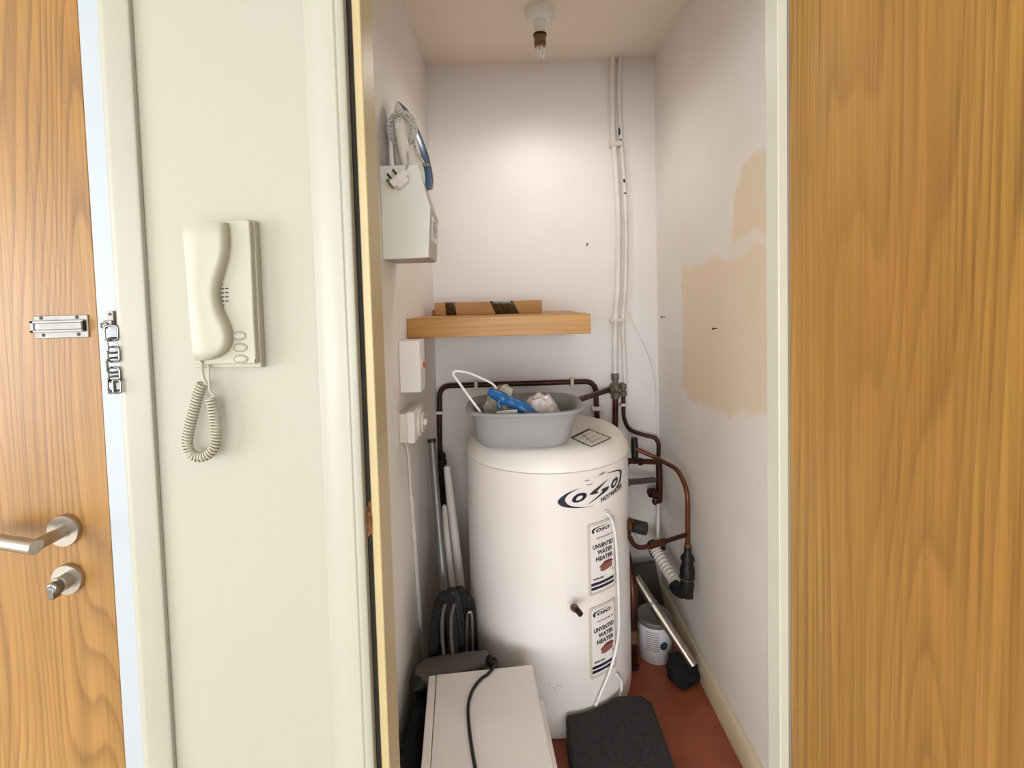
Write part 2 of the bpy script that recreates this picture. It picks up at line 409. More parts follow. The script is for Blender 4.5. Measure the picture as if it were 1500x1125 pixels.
# thumb-turn lock
tc = at(103, 846, dY)
tt = MB().lathe(tc, ny, [(.0245, 0), (.0245, .006), (.0235, .008), (.013, .0082), (.013, .020), (.0115, .022)], 40).build('lock_rose', M_steel, d1)
kp = tc+ny*.024
kb = MB().lathe(tc+ny*.020, ny, [(.008, 0), (.008, .004), (.0095, .006), (.0095, .011), (.0075, .0135)], 24)
kb.hexa([(kp.x-.004, kp.y-.010, kp.z-.016), (kp.x+.004, kp.y-.010, kp.z-.016), (kp.x+.004, kp.y+.004, kp.z-.016), (kp.x-.004, kp.y+.004, kp.z-.016)],
        [(kp.x-.004, kp.y-.010, kp.z+.002), (kp.x+.004, kp.y-.010, kp.z+.002), (kp.x+.004, kp.y+.004, kp.z+.002), (kp.x-.004, kp.y+.004, kp.z+.002)])
kb.build('thumb_turn', M_chrome, tt, .001)
# chain keep plate (slotted) on the door
a = at(51, 463, dY); c = at(132, 494, dY); zt, zb = a.z, c.z; hgt = zt-zb
bp = MB().box((a.x, dY-.0025, zb), (c.x, dY, zt)).build('chain_slide_plate', M_galv, d1, .001)
ch_ = MB(); zm = (zt+zb)/2+.001; w2 = hgt*.26; yo = dY-.008
x0, x1 = a.x-.002, c.x-.003
ch_.box((x0, yo, zm+w2*.55), (x1, dY-.002, zm+w2)); ch_.box((x0, yo, zm-w2), (x1, dY-.002, zm-w2*.55)); ch_.box((x0, yo, zm-w2), (x0+.006, dY-.002, zm+w2))
ch_.box((x0+.004, yo+.003, zm-w2*.6), (x1, dY-.002, zm+w2*.6))
ch_.build('channel', M_galv, bp, .0008)
MB().lathe((x0+.009, yo+.0035, zm), ny, [(.0045, 0), (.0045, .0008)], 20).build('slot_mouth', M_lab, bp)
MB().box((x1-.0025, yo-.0008, zm-w2*.8), (x1, dY-.001, zm+w2*.8)).build('slot_end', M_steeld, bp)
for sx_, sz_ in ((.012, .9), (.068, .9), (.014, -.9), (.069, -.9)):
    MB().lathe((a.x+sx_, dY-.0025, zm+sz_*hgt*.42), ny, [(.0028, 0), (.0026, .0007), (.0012, .001)], 14).build('screw', M_steeld, bp)

# door chain hanging from the frame
cY = YF-.016
pl = at(163, 466, cY)
dc = thing('door_chain', 'steel security chain hanging from a small plate on the white door frame', 'door chain', (pl.x, YF-.001, pl.z))
MB().box((at(153, 0, cY).x*0+pl.x-.006, cY-.0015, pl.z-.004), (pl.x+.004, YF-.0015, pl.z+.011)).build('plate', M_galv, dc, .0006)
MB().box((pl.x-.011, cY-.0025, pl.z-.012), (pl.x+.002, YF-.0015, pl.z-.003)).build('hinge_lug', M_galv, dc, .0008)
MB().lathe((pl.x-.0005, cY-.0015, pl.z+.006), ny, [(.0024, 0), (.0022, .0007), (.001, .001)], 14).build('screw', M_steeld, dc)
ring = [(pl.x-.0085+.0048*math.cos(t*math.pi/8), cY-.004+.0008*math.sin(t), pl.z-.011+.0048*math.sin(t*math.pi/8)) for t in range(16)]
MB().tube(ring, .0015, 8, closed=True).build('ring', M_chrome, dc)
def link(cx, cy, cz, wd, ht, flat, r=.0018):
    pts = []
    n = 6
    cr = min(wd, ht)*.32
    for qx, qz, a0 in ((1, 1, 0), (-1, 1, 90), (-1, -1, 180), (1, -1, 270)):
        for k in range(n+1):
            t = R(a0+90*k/n)
            u = qx*(wd/2-cr)+cr*math.cos(t); v = qz*(ht/2-cr)+cr*math.sin(t)
            ca, sa = math.cos(flat), math.sin(flat)
            pts.append((cx+u*ca, cy+u*sa, cz+v))
    return MB().tube(pts, r, 8, closed=True)
lk = [(163, 488, .4), (166, 506, 1.2), (166, 519, .1), (167, 535, .9), (167, 549, .1), (168, 562, .8)]
for i, (px, py, fl) in enumerate(lk):
    q = at(px, py, cY-.004)
    link(q.x, q.y, q.z, .0165, .0225, fl).build('chain_link', M_chrome, dc)
q = at(168, 566, cY-.006)
for k, dx in enumerate((-.005, .005)):
    link(q.x+dx, q.y-.002*k, q.z, .0105, .020, .1, .0016).build('chain_link', M_chrome, dc)

# ------------------------------------------------------------------ cupboard door, standing open on the right
d2 = bpy.data.objects.new('door_2', None); S.collection.objects.link(d2); d2.location = (.4345, YF-.004, 0); d2['kind'] = 'structure'
d2['label'] = 'oak veneer cupboard door standing open on the right'
MB().box((.4355, YF-.004-.612, .008), (.4705, YF-.003, 2.01)).build('leaf', M_doorR, d2, .001)

# ------------------------------------------------------------------ door entry phone
pY = YF-.0005
ph = thing('door_entry_phone', 'ivory wall mounted entry phone handset with three oval buttons and coiled cord', 'intercom', (at(322, 430, pY).x, pY, at(322, 430, pY).z))
def P(px, py, y): return at(px, py, y)
yb = pY-.026
base = [P(*q, yb) for q in ((276.5, 541), (377, 540.5), (374, 480), (371, 420), (368.5, 360), (366, 322.5), (363, 320), (327, 321), (300, 324), (270, 327))]
mb = MB(); mb.prism([(q.x, pY, q.z) for q in base], (0, -.014, 0))
mb.prism([(P(*q, yb).x, pY-.0135, P(*q, yb).z) for q in ((284, 534), (375.5, 533), (372, 480), (369.5, 420), (367, 360), (365, 323.5), (361, 321), (327, 322), (300, 325), (274, 328))], (0, -.0125, 0))
bodyp = mb.build('base', M_phone2, ph, .003, 3)
# handset: deeper, sculpted edge on its right
hsl = [(265, 326), (268, 365), (271.5, 410), (275, 455), (279, 500), (282, 527)]
hsr = [(325.5, 322), (328, 345), (327, 370), (322, 392), (315.5, 415), (314, 432), (318, 452), (326, 470), (331, 484), (332.5, 496), (331, 506), (325, 516), (316, 523), (306, 527.5), (296, 529), (287, 528.5)]
yh = pY-.043
L = smooth([P(x, y, yh) for x, y in hsl], 4); Rr = smooth([P(x, y, yh) for x, y in hsr], 3)
outl = [Vector((q.x, 0, q.z)) for q in L[::-1]]+[Vector((q.x, 0, q.z)) for q in Rr]
def edge(pts, z):                                      # x of a polyline at height z
    for i in range(len(pts)-1):
        z0, z1 = pts[i].z, pts[i+1].z
        if min(z0, z1) <= z <= max(z0, z1) and abs(z0-z1) > 1e-9: return pts[i].x+(pts[i+1].x-pts[i].x)*(z-z0)/(z1-z0)
    return pts[0].x if z > pts[0].z else pts[-1].x
ztop = min(L[0].z, Rr[0].z); zbot = min(q.z for q in Rr)
Rm = [Rr[0]]
for q in Rr[1:]:
    if q.z < Rm[-1].z-1e-5: Rm.append(q)
Lx = L+[Vector((L[-1].x, 0, zbot-.01))]
rings = []; NZ = 56
for j in range(NZ+1):
    f_ = j/NZ; f_ = 1-(1-f_)**1.6
    z = ztop-(ztop-zbot)*f_; xl, xr = edge(Lx, z), max(edge(Rm, z), edge(Lx, z)+.004)
    w_ = xr-xl; e_ = min(.010, w_*.4); tp = .0025*max(0, 1-j/2)+.006*max(0, (f_-.93)/.07)**2
    y = [pY-.015, pY-.036+tp, pY-.0405+tp, pY-.043+tp, pY-.044+tp]
    rings.append([(xl, y[0], z), (xl, y[2]+.001, z), (xl+min(.0012, w_*.1), y[3], z), (xl+min(.003, w_*.2), y[4], z), (xl+w_*.5, y[4]-.0005, z), (xr-e_, y[4], z), (xr-e_*.6, y[3]+.0002, z), (xr-e_*.28, y[2], z), (xr-e_*.06, y[1], z), (xr, y[1]+.006, z), (xr, y[0], z)])
hs = MB().loft(rings).build('handset', M_phone, ph, ang=40)
# speaker slots on the base beside the handset waist
for (px, py) in [(325.5, 416.5), (325.5, 423), (332, 422.5), (325.5, 429), (332, 428.5), (325.6, 435), (332.3, 434.8), (325.8, 441), (332.4, 441), (327, 447)]:
    q = P(px, py, yb-.0005); wd = .0011 if py in (416.5, 447) else .0023
    MB().box((q.x-wd, yb-.0009, q.z-.0008), (q.x+wd, yb+.002, q.z+.0008)).build('speaker_slot', M_ink, bodyp)
for py, px in ((492, 350.5), (509, 352), (526, 353)):
    q = P(px, py, yb); k = 24
    rg = [[(q.x+a_*.0098*math.cos(2*math.pi*i/k), yb+.0005-h_, q.z+a_*.0058*math.sin(2*math.pi*i/k)) for i in range(k)] for a_, h_ in ((1.0, 0), (1.0, .0012), (.86, .0022), (.6, .0028), (.2, .003))]
    MB().loft(rg).build('button', M_phone, ph)
    rg = [(q.x+.0108*math.cos(2*math.pi*i/k), yb-.0002, q.z+.0068*math.sin(2*math.pi*i/k)) for i in range(k)]
    MB().tube(rg, .0006, 6, closed=True).build('button_rim', M_inkgrey, ph)
q = P(374, 529, yb); MB().box((q.x-.0006, yb-.0006, q.z-.003), (q.x+.0006, yb+.002, q.z+.003)).build('latch_slot', M_ink, bodyp)
# coiled cord
ky = pY-.020
core = smooth([P(*q_, ky) for q_ in ((297, 561), (290, 580), (283, 606), (277, 630), (274.5, 650), (279, 664), (290, 669.5), (303, 667), (313, 657), (317, 640), (315.5, 618), (312, 598), (308, 584))], 60)
ln = [0]
for i in range(1, len(core)): ln.append(ln[-1]+(core[i]-core[i-1]).length)
turns = 50; N = turns*12; pts = []
j = 0
for i in range(N+1):
    s_ = ln[-1]*i/N
    while j < len(ln)-2 and ln[j+1] < s_: j += 1
    t_ = (s_-ln[j])/max(1e-9, ln[j+1]-ln[j]); c0 = core[j].lerp(core[j+1], t_)
    tg = (core[min(j+2, len(core)-1)]-core[max(j-1, 0)]).normalized(); n1 = tg.cross(Vector((0, 1, 0))).normalized()
    an = 2*math.pi*turns*i/N
    pts.append(c0+(n1*math.cos(an)+Vector((0, 1, 0))*math.sin(an))*.0066)
cd = MB(); cd.tube(pts, .0017, 7)
cd.tube(smooth([P(295.5, 529, pY-.028), P(296.5, 545, ky), P(298.5, 555, ky), pts[0]], 5), .0021, 8)
cd.tube(smooth([P(305, 529, pY-.020), P(306, 555, ky), P(307.5, 572, ky), P(313, 580, ky), pts[-1]], 5), .0017, 8)
cd.build('coiled_cord', M_cordm, ph)

# ------------------------------------------------------------------ iron holder and iron on the cupboard's left wall
hY = atx(558, 300, XL).y                               # front face of the holder
hx = XL+.0005
fr = [at(556, 243, hY), at(612, 241, hY), at(630, 304, hY), at(627.5, 377, hY), at(561, 380, hY)]
fr[0].x = hx; fr[4].x = hx
D = .150
hold = thing('iron_holder', 'pale grey wedge shaped iron holder fixed to the cupboard wall', 'iron holder', (XL, hY+D/2, fr[4].z))
t_ = .006
MB().prism([fr[0], fr[1], fr[2], fr[3], fr[4]], (0, t_, 0)).build('front_panel', M_hold, hold, .001)
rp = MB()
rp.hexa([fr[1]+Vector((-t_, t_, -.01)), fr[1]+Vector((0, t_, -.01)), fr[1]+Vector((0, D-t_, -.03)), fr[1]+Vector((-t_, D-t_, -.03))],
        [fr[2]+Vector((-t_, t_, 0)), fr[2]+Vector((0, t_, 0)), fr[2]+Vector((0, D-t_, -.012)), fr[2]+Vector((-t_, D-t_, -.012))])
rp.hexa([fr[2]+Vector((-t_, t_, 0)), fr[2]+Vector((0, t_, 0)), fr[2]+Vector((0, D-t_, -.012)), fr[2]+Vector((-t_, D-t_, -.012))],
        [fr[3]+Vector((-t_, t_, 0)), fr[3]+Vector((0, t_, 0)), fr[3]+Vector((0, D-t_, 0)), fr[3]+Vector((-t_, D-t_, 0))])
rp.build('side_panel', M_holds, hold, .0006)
MB().prism([fr[0]+Vector((0, D-t_, -.04)), fr[1]+Vector((0, D-t_, -.035)), fr[2]+Vector((0, D-t_, 0)), fr[3]+Vector((0, D-t_, 0)), fr[4]+Vector((0, D-t_, 0))], (0, t_, 0)).build('rear_panel', M_hold, hold, .001)
MB().box((hx, hY+t_, fr[4].z), (fr[3].x-t_, hY+D-t_, fr[4].z+.006)).build('bottom_panel', M_holds, hold)
s0, s1 = fr[2].lerp(fr[3], .12), fr[2].lerp(fr[3], .62)
MB().prism([(s0.x+.0004, hY+.03, s0.z), (s1.x+.0006, hY+.03, s1.z), (s1.x+.0006, hY+.13, s1.z), (s0.x+.0004, hY+.13, s0.z-.01)], (.0006, 0, 0)).build('label_card', M_lab, hold)
lt = MB()
for i in range(5):
    zz = s0.z-.014-.009*i
    lt.box((s0.x+.0010, hY+.05, zz), (s0.x+.0018, hY+.10+.01*(i % 3), zz+.0028))
lt.build('label_print', M_inkgrey, hold)
# iron, heel down in the holder, tip up, handle towards the hall
hv = Vector((-.15, -.989, 0)).normalized(); zv = Vector((-.15, 0, .989)).normalized(); wv = zv.cross(hv)*-1; wv.normalize()
if wv.x < 0: wv = -wv
ic = Vector((-.256, hY+.122, fr[0].z-.045))            # soleplate, centre of heel
iron = thing('steam_iron', 'white and blue steam iron standing tip up in the wall holder', 'iron', ic)
LEN = (at(592, 153, hY+.12).z-ic.z)/zv.z
def foot(sc, h, top=1.0, n=15, tz=0.0):
    r_ = []
    half = [(.043, 0), (.050, .10), (.051, .25), (.048, .42), (.041, .58), (.031, .74), (.018, .89), (.007, .97), (0, 1)]
    half = smooth([(x, y, 0) for x, y in half], 3)
    for s_ in (1, -1):
        hh = half if s_ == 1 else half[::-1][1:]
        for q in hh: r_.append(ic+wv*(q.x*s_*sc)+zv*(tz+q.y*LEN*top)+hv*h)
    return r_
MB().loft([foot(1.0, 0), foot(1.02, .003), foot(1.0, .007)]).build('soleplate', M_chrome, iron)
MB().loft([foot(.955, .0072), foot(.96, .016), foot(.88, .036, .985), foot(.78, .046, .96)]).build('water_tank', M_blued, iron)
MB().loft([foot(.80, .0455, .97), foot(.74, .052, .94), foot(.64, .060, .88), foot(.48, .067, .78), foot(.3, .070, .66)]).build('shell', M_wplas2, iron)
hx_o = Vector((.012, 0, 0))
hp = [ic+zv*(.56*LEN)+hv*.060, ic+zv*(.66*LEN)+hv*.076+hx_o*.5, ic+zv*(.64*LEN)+hv*.096+hx_o, ic+zv*(.46*LEN)+hv*.102+hx_o, ic+zv*(.25*LEN)+hv*.098+hx_o, ic+zv*(.10*LEN)+hv*.092+hx_o, ic+zv*(.03*LEN)+hv*.055]
MB().tube(smooth(hp, 6), [.013]*4+[.0155]*33, 14).build('handle', M_wplas2, iron)
kc = ic+zv*(.60*LEN)+hv*.108+hx_o
MB().lathe(kc, hv, [(.009, 0), (.010, .003), (.008, .006)], 18).build('steam_button', M_wplas, iron)
rc_ = at(588, 189, hY+.040)
cb = MB()
for i in range(7):
    r1, r2 = .0370-.0042*(i % 4), .0445-.0042*(i % 4); oy = .004*(i//2)
    cc = rc_+Vector((.0005*i, oy+.003*math.sin(i), .001*i))
    pts = [cc+Vector((r1*math.cos(2*math.pi*k/40+i), .004*math.sin(4*math.pi*k/40+i), r2*math.sin(2*math.pi*k/40+i))) for k in range(40)]
    cb.tube(pts, .0036, 8, closed=True)
cb.tube(smooth([at(606, 205, hY+.04), at(611, 222, hY+.03), at(622, 240, hY+.05)], 6), .0032, 8)
cb.tube(smooth([at(597, 222, hY), at(598, 238, hY-.004), at(595, 247, hY-.010)], 6), .0030, 8)
cb.build('cord', M_braid, iron)
e_ = at(623, 241, hY+.05)
MB().box((e_.x-.007, e_.y-.006, e_.z-.006), (e_.x+.012, e_.y+.006, e_.z+.003)).build('cord_clip', M_galv, iron, .002)
pc = at(585, 262, hY-.018)
ang = R(38); ax = Vector((math.cos(ang), 0, math.sin(ang))); az = Vector((-math.sin(ang), 0, math.cos(ang)))
def obox(c, hx_, hy_, hz_, a=ax, z=az):
    y = Vector((0, 1, 0)); return ([c+a*(sx*hx_)+y*(sy*hy_)+z*(-hz_) for sx, sy in ((-1,-1),(1,-1),(1,1),(-1,1))], [c+a*(sx*hx_)+y*(sy*hy_)+z*hz_ for sx, sy in ((-1,-1),(1,-1),(1,1),(-1,1))])
plug = MB().hexa(*obox(pc, .025, .014, .010)).hexa(*obox(pc-az*.014, .018, .011, .006)).build('plug', M_wplas, iron, .004, 3)
MB().hexa(*obox(pc+az*.0185-ax*.016+Vector((0, -.002, 0)), .0030, .002, .0105)).hexa(*obox(pc+az*.0185+ax*.002+Vector((0, -.006, 0)), .003, .002, .0085)).build('plug_pins', M_ink, plug)
MB().hexa(*obox(pc+az*.005-ax*.0262, .0035, .008, .012)).build('earth_pin', M_brass, plug)

# ------------------------------------------------------------------ switch box, timer box and its cable on the left wall
a = atx(583, 499, XL); c = at(617, 575, a.y)
sw = thing('switch_box', 'white electrical switch box with red rocker under the shelf end', 'switch', (XL, a.y+.06, c.z))
zt = at(600, 499.5, a.y).z; zb = c.z; xr = c.x
yr = a.y+.078
MB().box((XL+.0005, a.y, zb), (xr, yr, zt)).build('cover', M_wplas, sw, .003)
q = Vector((xr, a.y+.040, (zt+zb)/2+.005))
MB().box((xr-.002, q.y-.020, q.z-.016), (xr+.002, q.y+.016, q.z+.016)).build('switch_frame', M_wplas2, sw, .001)
MB().hexa([(xr+.0015, q.y-.012, q.z-.012), (xr+.0015, q.y+.010, q.z-.012), (xr+.0015, q.y+.010, q.z+.004), (xr+.0015, q.y-.012, q.z+.004)],
          [(xr+.010, q.y-.010, q.z-.011), (xr+.010, q.y+.008, q.z-.011), (xr+.004, q.y+.008, q.z+.003), (xr+.004, q.y-.010, q.z+.003)]).build('rocker', M_red, sw, .0008)

a = atx(583, 607, XL); c = at(608, 650, a.y)
tm = thing('timer_box', 'boxy white socket timer with round dial on the wall below the switch box', 'timer', (XL, a.y+.07, c.z))
zt, zb = a.z, c.z; ye = a.y+.150
MB().box((XL+.0005, a.y+.004, zb+.002), (XL+.024, ye, zt)).build('back_box', M_wplas2, tm, .002)
MB().box((XL+.0235, a.y, zb), (c.x, ye-.002, zt+.004)).build('cover', M_wplas, tm, .004, 3)
q = Vector((c.x, a.y+.080, (zt+zb)/2))
MB().lathe(q, (1, 0, 0), [(.041, 0), (.041, .006), (.038, .0075), (.031, .0075), (.031, .012), (.029, .014), (.010, .014), (.010, .022), (.008, .023)], 36).build('dial', M_wplas2, tm)
MB().tube([q+Vector((.0075, .0345*math.cos(2*math.pi*k/36), .0345*math.sin(2*math.pi*k/36))) for k in range(36)], .0012, 6, closed=True).build('dial_ring', M_inkgrey, tm)
pp = [(597, 651, .010), (598, 665, .006), (602, 730, .005), (607, 800, .005), (612, 870, .005), (617, 930, .005), (621, 985, .006)]
ym = a.y+.02
cpts = [atx(x, y, XL+d) for x, y, d in pp]; cpts[0] = Vector((XL+.012, ym, zb+.004))
tc_ = MB().tube(smooth(cpts, 6), .0042, 10); c2 = [q+Vector((.001, .016, 0)) for q in cpts]
tc_.tube(smooth([q for q in c2[2:]], 6), .0030, 8)
tag(tc_.build('wall_cable', M_pipew), 'pair of thin white cables running down the wall below the timer box', 'cable')

# ------------------------------------------------------------------ shelf and carton
sA, sB = at(594, 467, 1.56), at(865, 460.3, 1.56)
zt = (sA.z+sB.z)/2; zb = at(865, 487.5, 1.56).z-.002
tag(MB().box((XL+.0008, 1.56, zb), (sB.x, YB-.0008, zt)).build('wall_shelf', M_shelf, None, .0015), 'thick oak floating shelf across the back of the cupboard', 'shelf')
kY = 1.86
cA = at(637, 463, kY); cB = at(794, 458, kY)
ctn = thing('carton', 'long flat cardboard carton with brown tape lying on the oak shelf', 'box', ((cA.x+cB.x)/2, kY+.09, zt))
hgt = at(637, 444, kY).z-at(637, 463, kY).z
MB().box((cA.x, kY, zt+.0005), (cB.x, kY+.17, zt+hgt)).build('body', M_card, ctn, .002)
MB().box((cA.x-.022, kY+.06, zt+.0005), (cA.x-.0005, kY+.17, zt+.022)).build('end_flap', M_card, ctn, .001)
def strip(x0, x1, sk, nm):
    z1 = zt+hgt+.0006; y = kY-.0008; X0 = cA.x+x0; X1 = cA.x+x1
    m = MB(); n = 7
    f0 = [(X0+(X1-X0)*i/n+sk+.002*math.sin(i*2.1), y, zt+.001) for i in range(n+1)]; t0 = [(X0+(X1-X0)*i/n, y, z1) for i in range(n+1)]; b0 = [(q[0]-.01, kY+.171, z1) for q in t0]
    m.add(f0+t0+b0, [(i, i+1, n+2+i, n+1+i) for i in range(n)]+[(n+1+i, n+2+i, 2*n+3+i, 2*n+2+i) for i in range(n)])
    o = m.build(nm, M_tape, ctn); s_ = o.modifiers.new('thick', 'SOLIDIFY'); s_.thickness = .0006; s_.offset = 0
strip(.040, .078, .004, 'tape'); strip(.212, .300, .022, 'tape')

# ------------------------------------------------------------------ hot water cylinder
TX, TY, TR = .113, 1.687, .280
tank = thing('water_heater', 'tall white hot water cylinder with two instruction labels standing in the cupboard', 'water heater', (TX, TY, 0))
SEAM, TOP = .840, .902
MB().lathe((TX, TY, 0), (0, 0, 1), [(.235, .001), (.255, .003), (.272, .018), (.279, .045), (TR, .075), (TR, SEAM-.002)], 96).build('body', M_tank, tank)
MB().lathe((TX, TY, 0), (0, 0, 1), [(TR-.003, SEAM-.006), (TR-.003, SEAM-.0012), (TR+.0035, SEAM-.001), (TR+.0035, SEAM+.004), (TR+.001, SEAM+.013), (TR-.006, SEAM+.027), (TR-.016, SEAM+.043), (TR-.030, SEAM+.054), (TR-.048, TOP-.002), (TR-.065, TOP), (.01, TOP)], 96).build('lid', M_tanklid, tank)
MB().tube([(TX+(TR+.0008)*math.cos(2*math.pi*k/96), TY+(TR+.0008)*math.sin(2*math.pi*k/96), SEAM-.0035) for k in range(96)], .0014, 6, closed=True).build('lid_seam', M_labb, tank)
def on_tank(s, z, d=.0012): th = s/TR; return Vector((TX+(TR+d)*math.sin(th), TY-(TR+d)*math.cos(th), z))
def cyl_sz(px, py):
    v = ray(px, py); A = v.x**2+v.y**2; B = -2*(v.x*TX+v.y*TY); K = TX*TX+TY*TY-TR*TR
    dd = max(0, B*B-4*A*K); t = (-B-math.sqrt(dd))/(2*A); p_ = CAM+v*t
    return math.atan2(p_.x-TX, -(p_.y-TY))*TR, p_.z
def wrap(vf, d, name, m, parent, thick=.0008):          # flat (s,z) polygons wrapped round the drum
    v, f = vf; mb = MB(); mb.add([on_tank(x, y, d) for x, y in v], f); return mb.build(name, m, parent)
def poly_fill(pts):                                     # triangulate a 2-D outline
    from mathutils.geometry import tessellate_polygon
    return pts, [tuple(t) for t in tessellate_polygon([[Vector((x, y, 0)) for x, y in pts]])]
def ring2(outer, inner):
    n = len(outer); return outer+inner, [(i, (i+1) % n, n+(i+1) % n, n+i) for i in range(n)]
def strip2(c, wd):                                      # stroke along a 2-D curve with widths
    v = []; n = len(c)
    for i in range(n):
        a_, b_ = c[max(0, i-1)], c[min(n-1, i+1)]; tx, ty = b_[0]-a_[0], b_[1]-a_[1]; l_ = math.hypot(tx, ty) or 1
        v += [(c[i][0]-ty/l_*wd[i]/2, c[i][1]+tx/l_*wd[i]/2), (c[i][0]+ty/l_*wd[i]/2, c[i][1]-tx/l_*wd[i]/2)]
    return v, [(2*i, 2*i+1, 2*i+3, 2*i+2) for i in range(n-1)]
# drum emblem: letters O S O inside a swoosh, measured on the drum (s = arc, z = height)
def E(x, y): return cyl_sz(810+x*110/1500, 675+y*80/1091)
def sm2(pts, n=5, closed=False): return [(q.x, q.y) for q in smooth([(x, y, 0) for x, y in pts], n, closed)]
emb = wrap(ring2(sm2([E(*q) for q in ((378, 775), (430, 700), (500, 655), (590, 636), (655, 645), (672, 690), (640, 750), (570, 800), (480, 830), (400, 825))], 4, True),
                 sm2([E(*q) for q in ((458, 770), (480, 730), (520, 700), (560, 690), (590, 695), (592, 715), (570, 750), (540, 775), (500, 792), (468, 792))], 4, True)), .0014, 'emblem', M_navy, tank)
wrap(ring2(sm2([E(*q) for q in ((1152, 490), (1175, 430), (1210, 370), (1255, 330), (1280, 325), (1285, 365), (1270, 430), (1235, 500), (1190, 545), (1160, 535))], 4, True),
           sm2([E(*q) for q in ((1190, 470), (1200, 440), (1220, 410), (1240, 390), (1250, 388), (1252, 405), (1245, 430), (1225, 470), (1205, 490), (1192, 488))], 4, True)), .0014, 'emblem_letter', M_ink, emb)
wrap(poly_fill([E(*q) for q in ((722, 680), (790, 605), (900, 520), (1000, 440), (1115, 345), (1020, 450), (930, 545), (870, 610), (915, 622), (870, 650), (800, 672))]), .0014, 'emblem_letter', M_ink, emb)
wrap(poly_fill([E(*q) for q in ((1118, 505), (1095, 565), (1030, 630), (950, 690), (860, 760), (770, 825), (690, 865), (780, 800), (880, 715), (960, 640), (985, 600), (955, 578), (1010, 545), (1070, 520))]), .0014, 'emblem_letter', M_ink, emb)
wrap(ring2(sm2([E(*q) for q in ((520, 545), (380, 600), (240, 670), (130, 755), (92, 820), (130, 880), (220, 920), (360, 938), (560, 938), (800, 900))], 4),
           sm2([E(*q) for q in ((518, 549), (410, 605), (310, 670), (255, 730), (240, 785), (262, 835), (310, 880), (410, 912), (570, 926), (800, 897))], 4)) if False else
     (lambda o_, i_: (o_+i_, [(k, k+1, len(o_)+k+1, len(o_)+k) for k in range(len(o_)-1)]))(
        sm2([E(*q) for q in ((520, 545), (380, 600), (240, 670), (130, 755), (92, 820), (130, 880), (220, 920), (360, 938), (560, 938), (800, 900))], 4),
        sm2([E(*q) for q in ((518, 549), (410, 605), (310, 670), (255, 730), (240, 785), (262, 835), (310, 880), (410, 912), (570, 926), (800, 897))], 4)), .0014, 'emblem_swoosh', M_navy, emb)
wrap((lambda o_, i_: (o_+i_, [(k, k+1, len(o_)+k+1, len(o_)+k) for k in range(len(o_)-1)]))(
        sm2([E(*q) for q in ((1070, 245), (1180, 210), (1280, 180), (1335, 175), (1362, 200), (1362, 280), (1340, 400), (1290, 510), (1190, 610))], 4),
        sm2([E(*q) for q in ((1075, 250), (1190, 222), (1270, 205), (1315, 208), (1330, 235), (1332, 290), (1315, 390), (1280, 490), (1188, 606))], 4)), .0014, 'emblem_swoosh', M_ink, emb)
c = sm2([E(*q) for q in ((815, 350), (900, 300), (985, 250), (1060, 215))], 4); wrap(strip2(c, [.0005+.006*math.sin(math.pi*min(1, max(0, (i/12-.3)/.7)))**2 for i in range(len(c))]), .0014, 'emblem_swoosh', M_inkgrey, emb)
c = sm2([E(*q) for q in ((630, 415), (665, 390), (735, 385))], 4); wrap(strip2(c, [.0008+.003*math.sin(math.pi*i/8) for i in range(len(c))]), .0014, 'emblem_swoosh', M_inkgrey, emb)
c = sm2([E(*q) for q in ((665, 470), (720, 478), (790, 455))], 4); wrap(strip2(c, [.0006+.002*math.sin(math.pi*i/8) for i in range(len(c))]), .0014, 'emblem_swoosh', M_inkgrey, emb)
def tank_text(body, s0, z0, s1, z1, hgt, m, parent, name='lettering', bold=.05, shear=0):
    v, f = text_geo(body, bold, shear); xs = [q[0] for q in v]; x0, x1 = min(xs), max(xs)
    out = []
    for x, y, _ in v:
        u = (x-x0)/(x1-x0); out.append((s0+(s1-s0)*u, z0+(z1-z0)*u+y/.7*hgt))
    return wrap((out, f), .0026 if parent is not emb else .0014, name, m, parent)
a_, b_ = E(945, 830), E(1365, 520)
tank_text('HOTWATER', a_[0], a_[1], b_[0], b_[1], .013, M_ink, emb, 'emblem_lettering', .035, .3)
